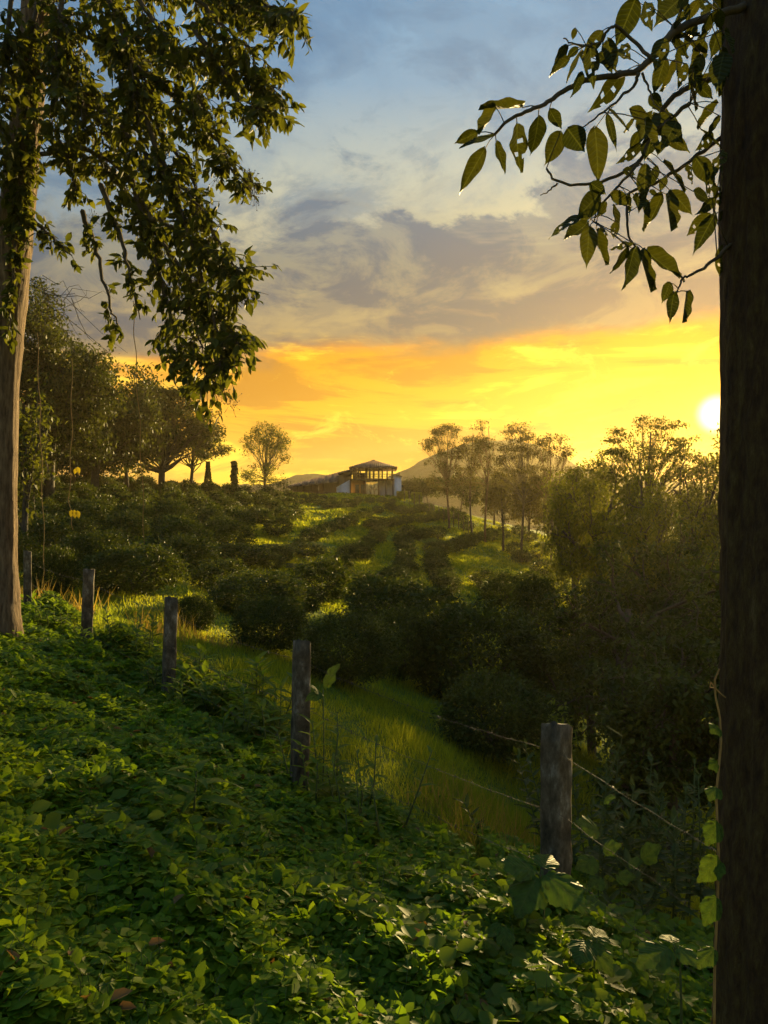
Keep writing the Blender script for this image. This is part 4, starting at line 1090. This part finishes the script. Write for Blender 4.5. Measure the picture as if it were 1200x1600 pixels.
# ------------------------------------------------------------------ left tree with hanging foliage
def left_tree():
    d0 = 9.0; x0 = -590/F*d0 - .12; z0 = zg1(x0, d0)
    T = empty('hanging_tree', (x0, d0, z0)); tag(T, 'tall pale-barked tree at the left edge with leaves hanging over the view', 'tree')
    org = np.array([x0, d0, z0])
    def g(px, py, d=d0): return pix(px, py, d)-org
    path = [g(4, 1010), g(4, 960), g(5, 880), g(7, 750), g(8, 620), g(14, 500), g(22, 380), g(34, 250), g(48, 120), g(58, -20), g(70, -240)]
    path[0][2] -= .3
    bark_trunk('trunk', path, [.27, .20, .155, .140, .145, .175, .20, .19, .17, .16, .13], 'palebark', 40, .03, 21, T, 5)
    rng = np.random.default_rng(33)
    strands = [  # pixels, depth at start and end, leaf density, side reach
        ([(40, 250), (130, 225), (220, 290), (290, 420), (340, 560), (352, 628)], 9, 7.6, 1.0, .42),
        ([(60, 120), (150, 150), (250, 180), (330, 300), (375, 420), (405, 475)], 9, 7.4, 1.1, .34),
        ([(55, 60), (230, 60), (340, 95), (400, 125), (430, 138)], 9, 7.2, 1.2, .33),
        ([(60, 0), (250, -25), (370, -5), (430, 12), (462, 26)], 9, 7.0, 1.2, .33),
        ([(200, 90), (300, 160), (370, 230), (398, 300)], 8.2, 7.4, 1.2, .35),
        ([(220, 290), (270, 450), (300, 560), (322, 608)], 8.4, 7.7, .9, .30),
        ([(150, 240), (240, 350), (330, 470), (390, 540), (402, 565)], 8.6, 7.4, 1.1, .34),
        ([(240, 180), (300, 330), (340, 450), (372, 560), (372, 600)], 8.0, 7.5, 1.0, .30),
        ([(250, 350), (320, 390), (380, 430), (420, 440)], 8.0, 7.4, 1.0, .26),
        ([(45, 340), (80, 370), (110, 400)], 9, 8.6, .5, .16),
        ([(130, 330), (165, 420), (185, 500), (205, 545)], 8.8, 8.4, .38, .18),
        ([(170, 300), (215, 420), (235, 520)], 8.4, 8.0, .45, .18),
        ([(40, 200), (10, 230), (-30, 330)], 9, 8.6, .9, .35),
        ([(60, 60), (20, 60), (-40, 100)], 9, 8.0, 1.0, .45),
        ([(55, 30), (140, 20), (200, 80), (240, 150)], 9, 8.0, 1.3, .45),
        ([(50, 100), (110, 120), (170, 200), (200, 260)], 9, 8.2, 1.2, .40),
        ([(60, -60), (180, -60), (300, -40), (400, -30)], 9, 7.6, 1.2, .5),
        ([(58, -20), (100, 30), (120, 110), (130, 190)], 9, 8.0, 1.2, .42),
        ([(50, 180), (90, 210), (110, 260), (120, 300)], 9, 8.4, .8, .22),
        ([(300, 40), (340, 100), (380, 170), (420, 170)], 7.6, 7.2, 1.1, .32),
        ([(200, -20), (260, 60), (300, 130), (330, 200)], 8.0, 7.5, 1.2, .40),
        ([(30, 300), (25, 380), (20, 450), (15, 520)], 8.75, 8.7, .9, .16),
        ([(60, -20), (50, 80), (42, 170), (36, 260), (26, 340)], 8.7, 8.7, 1.3, .26),
        ([(20, -20), (10, 60), (0, 160), (-10, 260)], 8.4, 8.4, 1.2, .4),
        ([(100, -40), (90, 60), (80, 140), (85, 210)], 8.3, 8.2, 1.2, .34),
        ([(150, -40), (190, 40), (210, 120), (215, 190)], 8.0, 7.9, 1.1, .36),
        ([(280, -30), (330, 20), (370, 60), (400, 90)], 7.6, 7.3, 1.2, .34),
        ([(180, 180), (240, 250), (300, 300), (350, 350)], 8.2, 7.6, 1.1, .32),
        ([(40, 220), (30, 300), (28, 350)], 8.7, 8.7, 1.0, .2),
    ]
    tb = MB(); pos = []; dirs = []
    def twig(p, r): tb.tube(p, r, 4, cap=False)
    for pts, da, db, dens, reach in strands:
        pts = [(a*.925, b*.955) if a > 150 and pts[-1][1] > 200 else (a, b) for a, b in pts]
        n = len(pts); P = np.array([g(a, b, da+(db-da)*i/(n-1)) for i, (a, b) in enumerate(pts)])
        t = np.linspace(0, 1, n); tt = np.linspace(0, 1, n*6); Q = np.stack([np.interp(tt, t, P[:, c]) for c in range(3)], 1)
        for _ in range(3): Q[1:-1] = (Q[:-2]+2*Q[1:-1]+Q[2:])/4
        Q += rng.normal(size=Q.shape)*.012
        twig(Q, np.linspace(.032, .006, len(Q)))
        L = np.linalg.norm(np.diff(Q, axis=0), axis=1).sum()
        nt = int(L*27*dens)
        for k in range(nt):
            s = .12+.88*rng.random(); i = min(int(s*(len(Q)-1)), len(Q)-2); b = Q[i]
            tan = unit(Q[i+1]-Q[i]); dv = unit(tan*.5+rng.normal(size=3)*.75+np.array([0, 0, -.25]))
            ln = reach*(.45+.9*rng.random())
            W = [b]
            for q in range(4):
                dv = unit(dv+rng.normal(size=3)*.18+np.array([0, 0, -.16])); W.append(W[-1]+dv*ln/4)
            W = np.array(W); twig(W, np.linspace(.005, .002, 5))
            m = int(5+rng.random()*6)
            for q in range(m):
                f = (.25+.75*rng.random())*3.99; i2 = int(f); pp = W[i2]+(W[i2+1]-W[i2])*(f-i2)
                pos.append(pp); dirs.append(unit(unit(W[i2+1]-W[i2])*.5+rng.normal(size=3)*.55+np.array([0, 0, -.55])))
    # bare tangled twigs in the gap beside the trunk
    for k in range(14):
        a = g(55+rng.random()*60, 430+rng.random()*60, 8.8); e = g(90+rng.random()*130, 450+rng.random()*120, 8.4+rng.random()*.5)
        m1 = (a+e)/2+rng.normal(size=3)*.12; twig([a, (a+m1)/2+rng.normal(size=3)*.04, m1, (m1+e)/2+rng.normal(size=3)*.05, e], [.004, .0035, .003, .002, .0015])
    tw = tb.build('twig_tangle', M['twig'], T, smooth=True); tw['kind'] = 'stuff'
    pos = np.array(pos); dirs = np.array(dirs); n = len(pos)
    ln = .108*(.6+.8*rng.random(n)); up = rng.normal(size=(n, 3))*.7+np.array([0, -.3, .8])
    # the leaves nearest the lens are single parts, the rest one mass
    wpos = pos+org; near = np.argsort(wpos[:, 1])
    px = 600+wpos[:, 0]/wpos[:, 1]*F; py = 800-wpos[:, 2]/wpos[:, 1]*F
    near = [i for i in near if 0 < px[i] < 500 and 0 < py[i] < 660][:300]
    mask = np.ones(n, bool); mask[near] = False
    fo = MB().leaves(pos[mask], dirs[mask], up[mask], ln[mask], ln[mask]*.46, curl=.12).build('foliage', M['lefttree'], T); fo['kind'] = 'stuff'
    lm = [leaf_mesh('leaf', M['lefttree'], .44, rows=4, seed=k, droop=.12+.08*k, fold=.12) for k in range(3)]
    for i in near: put_leaf(lm[i % 3], T, pos[i], dirs[i], up[i], ln[i]*1.12)
    # clusters of dark berries
    for (bx_, by_, dd, nb) in [(392, 285, 7.3, 60), (398, 305, 7.3, 40), (345, 610, 7.5, 40), (360, 630, 7.5, 30), (145, 345, 8.5, 26), (340, 275, 7.6, 40)]:
        c = g(bx_, by_, dd); bm = MB()
        bm.tube([c+np.array([-.02, 0, .14]), c+np.array([0, 0, .05]), c], .003, 4)
        for q in range(nb):
            e = c+rng.normal(size=3)*np.array([.045, .045, .06]); bm.tube([c+(e-c)*.4, e], .0014, 3)
            s = .007; o8 = np.array([(1, 0, 0), (-1, 0, 0), (0, 1, 0), (0, -1, 0), (0, 0, 1), (0, 0, -1)])*s + e
            bm.add(o8, None, [(0, 2, 4), (2, 1, 4), (1, 3, 4), (3, 0, 4), (2, 0, 5), (1, 2, 5), (3, 1, 5), (0, 3, 5)])
        bm.build('berry_cluster', M['berry'], T, smooth=True)
    print('left leaves', n)
left_tree()
# thin hanging lianas
def liana(pts, d, label, yl=()):
    o0 = pix(pts[0][0], pts[0][1], d); v = empty('hanging_liana', tuple(o0)); tag(v, label, 'liana', 'thin lianas hanging at the left')
    P = np.array([pix(a, b, d)-o0 for a, b in pts]); t = np.linspace(0, 1, len(P)); tt = np.linspace(0, 1, 40)
    P = np.stack([np.interp(tt, t, P[:, c]) for c in range(3)], 1); P += np.stack([.01*np.sin(tt*25), 0*tt, 0*tt], 1)
    MB().tube(P, .0045, 5).build('stem', M['vine'], v)
    me = leaf_mesh('leaf', M['yellow'], .6, rows=4, seed=2)
    for (a, b, tx, ty) in yl:
        bb = pix(a, b, d-.02)-o0; tp = pix(tx, ty, d-.05)-o0; put_leaf(me, v, bb, tp-bb, np.array([.2, -1, .3]), np.linalg.norm(tp-bb))
liana([(58, 520), (62, 640), (66, 760), (70, 900)], 8.6, 'leafless liana hanging straight down nearest the pale trunk')
liana([(112, 560), (112, 680), (108, 780), (114, 828)], 8.6, 'liana with a few yellow leaves hanging near the second post', [(112, 797, 110, 808), (116, 797, 117, 810), (121, 798, 123, 810), (119, 732, 116, 741), (121, 730, 124, 740)])
liana([(208, 470), (212, 560), (220, 700), (226, 850)], 8.2, 'leafless liana hanging over the orchard above the third post')

# ------------------------------------------------------------------ foreground: creeping ground cover, herbs, grass
A0 = np.array([1.02, 4.4]); A1 = np.array([-6.2, 12.8]); AD = (A1-A0)/np.linalg.norm(A1-A0); AN = np.array([AD[1], -AD[0]])
if AN[1] < 0: AN = -AN
def fence_side(x, y): return (x-A0[0])*AN[0]+(y-A0[1])*AN[1]       # > 0 beyond the fence
def vnoise(x, y, f, seed):
    r = np.random.default_rng(seed); v = 0
    for k in range(6):
        a = r.random()*6.28; ff = f*(.6+1.3*r.random()); v = v + np.sin((x*math.cos(a)+y*math.sin(a))*ff + r.random()*6.28)
    return v/6
def in_view(x, y, z, m=60):
    px = 600+x/y*F; py = 800-z/y*F
    return (px > -m) & (px < 1200+m) & (py < 1600+m)
def ground_cover():
    rng = np.random.default_rng(91)
    N = 178000
    y = 1.9 + (14-1.9)*rng.random(N)**1.5; x = (rng.random(N)-.5)*2*(.62*y+.3)
    keep = rng.random(N) < np.clip(1.3*(y/5.0)**(1-.33)*0+1.0, 0, 1)
    s = fence_side(x, y)
    lim = .25 + .45*vnoise(x, y, 1.6, 5) + np.where(x > .8, .9, 0) + np.where((x < -1) & (y < 9), .25, 0)
    keep &= (s < lim)
    x, y = x[keep], y[keep]; z = zg(x, y)
    k = in_view(x, y, z); x, y, z = x[k], y[k], z[k]
    # thin to an even cover
    hgt = .15 + .14*vnoise(x, y, 2.4, 1) + .11*vnoise(x, y, 6.5, 2) + .08*vnoise(x, y, 15.0, 3)
    hgt = np.clip(hgt, .04, .6)
    n = len(x); u = rng.random(n)**.55
    p = np.stack([x, y, z + hgt*u + .012*rng.normal(size=n)], 1)
    az = rng.random(n)*6.28; tilt = rng.normal(size=n)*.5
    size = (.040+.024*rng.random(n))*np.where(rng.random(n) < .12, 1.35, 1.0)
    # leaflet pairs: four leaflets round the end of each stalk
    nz = unit(np.stack([np.cos(az)*np.sin(tilt)+.12, np.sin(az)*np.sin(tilt)+.05, np.cos(tilt)], 1))
    mb = MB(); f = unit(np.stack([np.cos(az*1.7+1), np.sin(az*1.7+1), 0*az], 1)); f = unit(f - nz*(f*nz).sum(1)[:, None]); sd = np.cross(nz, f)
    for k, (af, b0) in enumerate([(.45, .0), (-.45, .0), (1.5, -.32), (-1.5, -.32)]):
        a = af + rng.normal(size=n)*.18
        dv = f*np.cos(a)[:, None]+sd*np.sin(a)[:, None] - nz*(.10+.25*rng.random(n))[:, None]*.6
        b = p + f*(size*b0)[:, None]
        L = size*(.85+.3*rng.random(n)); keepk = rng.random(n) < .93
        for far in (False, True):
            kk_ = keepk & ((y > 6.2) == far)
            mb.leaves(b[kk_], dv[kk_], nz[kk_], L[kk_], L[kk_]*(.78 if far else .62), fold=.10, curl=.10, simple=far)
    o = mb.build('ground_cover', M['cover'])
    tag(o, 'creeping ground cover of small paired oval leaves across the near slope', 'ground cover', kind='stuff')
    print('cover', n)
    # other weeds: broader single leaves in loose colonies, and fallen leaves
    kk = np.flatnonzero((vnoise(x, y, 1.1, 41) > .22) & (rng.random(n) < .10) & (u > .6))
    L3 = .05+.06*rng.random(len(kk)); az3 = rng.random(len(kk))*6.28
    tag(MB().leaves(p[kk]+np.array([0, 0, .03]), np.stack([np.cos(az3), np.sin(az3), .25+0*az3], 1), rng.normal(size=(len(kk), 3))*.35+np.array([0, 0, 1]), L3, L3*.72, fold=.08, curl=.22).build('broad_weeds', M['herb']), 'broader-leaved weeds mixed through the ground cover', 'weeds', kind='stuff')
    kk = rng.choice(np.flatnonzero(u > .5), 420, replace=False); L3 = .03+.05*rng.random(420)
    tag(MB().leaves(p[kk]+np.array([0, 0, .015]), randdir(rng, 420)*np.array([1, 1, .4]), rng.normal(size=(420, 3))*.4+np.array([0, 0, 1]), L3, L3*.5, fold=.3, curl=.4).build('fallen_leaves', M['dead']), 'dry brown fallen leaves caught on the ground cover', 'fallen leaves', kind='stuff')
    # taller soft undergrowth along the fence
    N2 = 26000; t = rng.random(N2); sN = np.abs(rng.normal(size=N2))*.45 - .12
    q = A0[None]+AD[None]*(t*12.0-.2)[:, None]+AN[None]*sN[:, None]; x2, y2 = q[:, 0], q[:, 1]
    hh = np.clip(.26+.36*vnoise(x2, y2, 1.8, 31)+.16*vnoise(x2, y2, 5.0, 32), 0, .6)*np.clip((sN+.12)/.25, .2, 1)*np.exp(-sN**2/.8)
    hh *= np.clip((-x2+.25)/1.2, .12, 1)
    k = (hh > .12); x2, y2, hh = x2[k], y2[k], hh[k]; z2 = zg(x2, y2); m2 = len(x2)
    p2 = np.stack([x2, y2, z2+hh*rng.random(m2)**.5], 1); dv = randdir(rng, m2)*np.array([1, 1, .45])+np.array([.1, .1, .1])
    L2 = .085*(.55+.9*rng.random(m2))
    tag(MB().leaves(p2, dv, randdir(rng, m2)*.5+np.array([0, 0, 1]), L2, L2*.5, curl=.2).build('undergrowth', M['herb']), 'soft leafy undergrowth crowding the feet of the fence posts', 'undergrowth', kind='stuff')
    # fine runners and stalks poking out
    st = MB(); m = 2600; ii = rng.integers(0, n, m)
    for i in ii:
        b = p[i]; h = .05+.10*rng.random(); dv = rng.normal(size=3)*.5+np.array([0, 0, 1]); st.tube([b-np.array([0, 0, .05]), b+dv*h*.4, b+dv*h*.6+rng.normal(size=3)*.02], .0014, 3, cap=False)
    tag(st.build('runner_stalks', M['stem']), 'thin green stalks rising out of the ground cover', 'stalks', kind='stuff')
ground_cover()

def grass():
    rng = np.random.default_rng(92)
    def blades(n, d0, d1, power, h, w, mat, name, label, sel):
        y = d0*(d1/d0)**(rng.random(n)**power); x = (rng.random(n)-.5)*2*.56*y
        k = sel(x, y); x, y = x[k], y[k]; z = zg(x, y); k = in_view(x, y, z); x, y, z = x[k], y[k], z[k]; m = len(x)
        hh = h*(.5+rng.random(m))*(y/12)**.22*np.clip(.95+1.3*vnoise(x, y, 3.0 if d0 < 20 else .8, 17), .4, 2.0); ww = w*(y/10)**.85
        dv = np.stack([rng.normal(size=m)*.38, rng.normal(size=m)*.38, np.ones(m)], 1)
        tag(MB().leaves(np.stack([x, y, z-.02], 1), dv, rng.normal(size=(m, 3)), hh, ww, fold=.1, curl=.9, simple=True).build(name, M[mat]), label, 'grass', kind='stuff')
    beyond = lambda x, y: (fence_side(x, y) > .05+.35*vnoise(x, y, 1.6, 5)) & (vnoise(x, y, .8, 8) > -.55)
    blades(110000, 5, 30, 1.0, .155, .011, 'grassblade', 'grass', 'green grass blades on the slope beyond the fence', beyond)
    blades(190000, 26, 135, .75, .15, .030, 'grassblade', 'grass', 'sunlit grass between the orchard rows on the hill', lambda x, y: (vnoise(x, y, .3, 9) > -.5))
    blades(9000, 5.5, 12, 1.0, .26, .009, 'drygrass', 'dry_grass', 'patch of tawny dry grass left of the nearest post', lambda x, y: np.hypot(x-.95, y-6.6) < .8+.3*vnoise(x, y, 3, 4))
    blades(14000, 12, 20, 1.0, .35, .010, 'drygrass', 'dry_grass', 'patch of yellowed grass beyond the second and third posts', lambda x, y: ((np.hypot(x+6.8, y-15.5) < 1.6) | (np.hypot(x+3.6, y-13.6) < 1.0)) & (vnoise(x, y, 2, 3) > -.3))
grass()

LEAFC = {}
def herb(px, foot, top, d, n, leaf, label, seed, mat='herb', wr=.26, name='herb_plant', group=None, droop=.35, stems=1, spread=.1, cat='herb'):
    """upright stems with spiralling lance leaves, each leaf a part"""
    S = d/F; x = (px-600)*S; z0 = zg1(x, d); H = max(.2, (800-top)*S - z0)
    rng = np.random.default_rng(seed); T = empty(name, (x, d, z0)); tag(T, label, cat, group)
    key = (mat, wr, droop)
    if key not in LEAFC: LEAFC[key] = [leaf_mesh('leaf', M[mat], wr, rows=5, droop=droop*(.6+.5*k), fold=.15, seed=k) for k in range(3)]
    me = LEAFC[key]
    for s in range(stems):
        b = np.array([rng.normal()*spread, rng.normal()*spread, -.05]) if s else np.array([0, 0, -.05])
        e = np.array([b[0]*1.6+rng.normal()*.05, b[1]*1.6+rng.normal()*.05, H*(1 if s == 0 else .65+.35*rng.random())])
        mid = (b+e)/2+rng.normal(size=3)*.02
        st = MB().tube([b, mid, e], [.009, .007, .004], 5).build('stem', M['stem'], T, smooth=True)
        for i in range(n):
            t = .22+.78*(i+.4)/n; p = b+(mid-b)*t*2 if t < .5 else mid+(e-mid)*(t*2-1)
            az = i*2.4+rng.random()*.6; el = .15+.75*t**2+rng.normal()*.15
            dv = np.array([math.cos(az)*math.cos(el), math.sin(az)*math.cos(el), math.sin(el)])
            put_leaf(me[i % 3], T, p, dv, np.array([0, 0, 1.0])+dv*-.3+rng.normal(size=3)*.1, leaf*(.7+.5*rng.random())*(1.1-.35*t))
    return T
herb(300, 1345, 1205, 4.4, 13, .30, 'drooping long-leaved plant alone in the middle of the ground cover', 1, wr=.26, droop=.6)
G = 'lance-leaved herbs by the fence'
HB = [(312, 1090, 1010, 8.6, 13, .26, 'tall lance-leaved herb just right of the third post'), (398, 1100, 1028, 8.2, 14, .26, 'tall lance-leaved herb midway between third and fourth posts'),
      (352, 1110, 1052, 7.8, 12, .22, 'shorter lance-leaved herb between the two tall ones'), (436, 1120, 1068, 7.4, 10, .22, 'lance-leaved herb just left of the fourth post'),
      (285, 1120, 1062, 7.6, 11, .2, 'lance-leaved herb in front of the third post'), (375, 1145, 1090, 7.1, 11, .2, 'low lance-leaved herb in front of the two tall ones'),
      (525, 1235, 1115, 5.9, 12, .17, 'bushy herb close behind the fourth post'), (560, 1245, 1165, 5.7, 9, .15, 'low bushy herb right of the fourth post'),
      (212, 1085, 965, 9.4, 12, .2, 'leafy herb between the second and third posts'), (170, 1060, 950, 10.0, 12, .2, 'leafy herb right beside the second post'),
      (90, 1030, 940, 11.0, 10, .2, 'leafy herb between first and second posts'), (232, 1110, 1030, 8.4, 10, .18, 'leafy herb at the foot of the third post'),
      (60, 1010, 930, 11.0, 9, .2, 'leafy herb at the foot of the farthest post'), (600, 1290, 1215, 5.2, 9, .12, 'small glossy herb on the edge of the grass slope')]
for i, (a, b, c, d, n, l, lb) in enumerate(HB):
    herb(a, b, c, d, n+3, l, lb, 700+i, group=G, stems=6 if i not in (12, 13) else 3, spread=.17, wr=.32)
G = 'glossy dark shrubs behind the right fence'
for i, (a, b, c, d, lb) in enumerate([(940, 1400, 1195, 6.6, 'glossy dark shrub right behind the nearest post'), (1010, 1400, 1175, 6.9, 'tallest glossy dark shrub midway between post and trunk'), (1075, 1420, 1185, 6.2, 'glossy dark shrub beside the dark trunk'), (975, 1420, 1290, 5.6, 'low glossy dark shrub under the second wire'), (1050, 1420, 1290, 5.4, 'low glossy dark shrub near the vine leaves')]):
    herb(a, b, c, d, 26, .17, lb, 740+i, mat='citrus', wr=.34, name='glossy_shrub', group=G, stems=8, spread=.26, droop=.2, cat='shrub')

def broad_plant(px, foot, d, label, lv, stem_top, seed):
    S = d/F; x = (px-600)*S; z0 = zg1(x, d); T = empty('broad_leaf_plant', (x, d, z0)); tag(T, label, 'plant', 'broad-leaved plants in the ground cover')
    o = np.array([x, d, z0]); top = pix(px+2, stem_top, d)-o
    MB().tube([(0, 0, -.05), top*.5+np.array([.01, 0, 0]), top], [.007, .006, .004], 5).build('stem', M['stem'], T, smooth=True)
    hm = heart_mesh('leaf', M['broad'], seed)
    rng = np.random.default_rng(seed)
    for (ax, ay, tx, ty, f) in lv:
        b = pix(ax, ay, d)-o; e = pix(tx, ty, d-f)-o
        put_leaf(hm, T, b, e-b, np.array([0, -.45, 1.0]), np.linalg.norm(e-b)*1.05, wscale=.85)
        MB().tube([top*.85, (top*.85+b)/2+np.array([0, 0, .01]), b], .0025, 4).build('leaf_stalk', M['stem'], T)
broad_plant(846, 1500, 3.7, 'large soft-leaved plant in front of the nearest post', [(838, 1362, 786, 1345, .05), (846, 1362, 912, 1412, .2), (842, 1366, 812, 1418, .2), (846, 1358, 860, 1330, -.15)], 1360, 1)
broad_plant(930, 1550, 3.4, 'broad-leaved seedling low right of the nearest post', [(920, 1470, 958, 1518, .1), (918, 1468, 905, 1495, .15), (925, 1465, 945, 1450, -.1)], 1465, 2)
broad_plant(788, 1530, 3.4, 'broad-leaved seedling left of the large soft-leaved plant', [(785, 1445, 795, 1482, .1), (785, 1445, 765, 1450, 0.0)], 1446, 3)
broad_plant(503, 1180, 5.9, 'thin stem with two broad leaves at the fourth post', [(504, 1076, 522, 1040, .05), (500, 1085, 488, 1070, .05), (505, 1082, 480, 1090, .1)], 1078, 4)
broad_plant(1060, 1560, 3.0, 'broad-leaved seedling near the foot of the dark trunk', [(1050, 1480, 1005, 1500, .1), (1056, 1478, 1090, 1505, .1), (1052, 1475, 1040, 1455, -.1)], 1478, 5)

# thin climber on the wires right of the nearest post
def climber():
    o = pix(945, 1400, 4.5); v = empty('wire_climber', tuple(o)); tag(v, 'thin leafy climber winding up the wires right of the nearest post', 'vine')
    g = lambda a, b, d=4.5: pix(a, b, d)-o
    for p in ([(935, 1400), (938, 1290), (950, 1215), (970, 1165), (972, 1150), (948, 1135)], [(970, 1400), (960, 1310), (968, 1280), (960, 1265), (968, 1250)], [(985, 1400), (1010, 1350), (1038, 1305), (1060, 1270)]):
        MB().tube([g(a, b) for a, b in p], .003, 5).build('stem', M['stem'], v, smooth=True)
    hm = heart_mesh('leaf', M['broad'], 3)
    for (a, b, c, d_) in [(938, 1300, 912, 1285), (940, 1330, 962, 1320), (936, 1345, 908, 1352), (942, 1252, 955, 1245), (1000, 1345, 1022, 1325), (980, 1350, 998, 1345), (960, 1372, 985, 1368), (945, 1375, 925, 1380)]:
        b0 = g(a, b); e = g(c, d_, 4.45); put_leaf(hm, v, b0, e-b0, np.array([0, -.6, 1]), np.linalg.norm(e-b0)*1.2)
climber()
# small yellow flowers of the ground cover
def flowers():
    me = MB()
    for k in range(5):
        a = k*1.2566; me.add([(0, 0, 0), (.5*math.cos(a-.5), .5*math.sin(a-.5), .25), (.8*math.cos(a), .8*math.sin(a), .4), (.5*math.cos(a+.5), .5*math.sin(a+.5), .25)], [(0, 1, 2, 3)])
    me = me.mesh('flower', M['yellow'])
    for (px, py, lb) in [(221, 1393, 'tiny yellow flower left of the drooping long-leaved plant'), (520, 1472, 'tiny yellow flower low in the ground cover, right of its mate'), (430, 1465, 'tiny yellow flower low in the middle of the ground cover'), (562, 1286, 'tiny yellow flower between the fourth post and the grass slope')]:
        x, d = hit(px, py, 2); p = pix(px, py, d*.94)
        o = link('flower', me, None, tuple(p)); o.scale = (.022,)*3; o.rotation_euler = (.9, .2, px); tag(o, lb, 'flower', 'yellow flowers in the ground cover')
flowers()

# ------------------------------------------------------------------ haze: the warm evening air
def haze():
    m, nt, out = new_mat('evening_haze')
    pv = nd(nt, 'ShaderNodeVolumePrincipled'); pv.inputs['Color'].default_value = (.97, .80, .42, 1)
    pv.inputs['Density'].default_value = HAZE_DENSITY; pv.inputs['Anisotropy'].default_value = .6
    nt.links.new(pv.outputs[0], out.inputs['Volume'])
    o = MB().box(-1030, 1030, -1030, 1030, -22, 74).build('haze', m)
    tag(o, 'warm hazy evening air over the valley', 'haze', kind='stuff')
HAZE_DENSITY = .00024
if HAZE_DENSITY: haze()
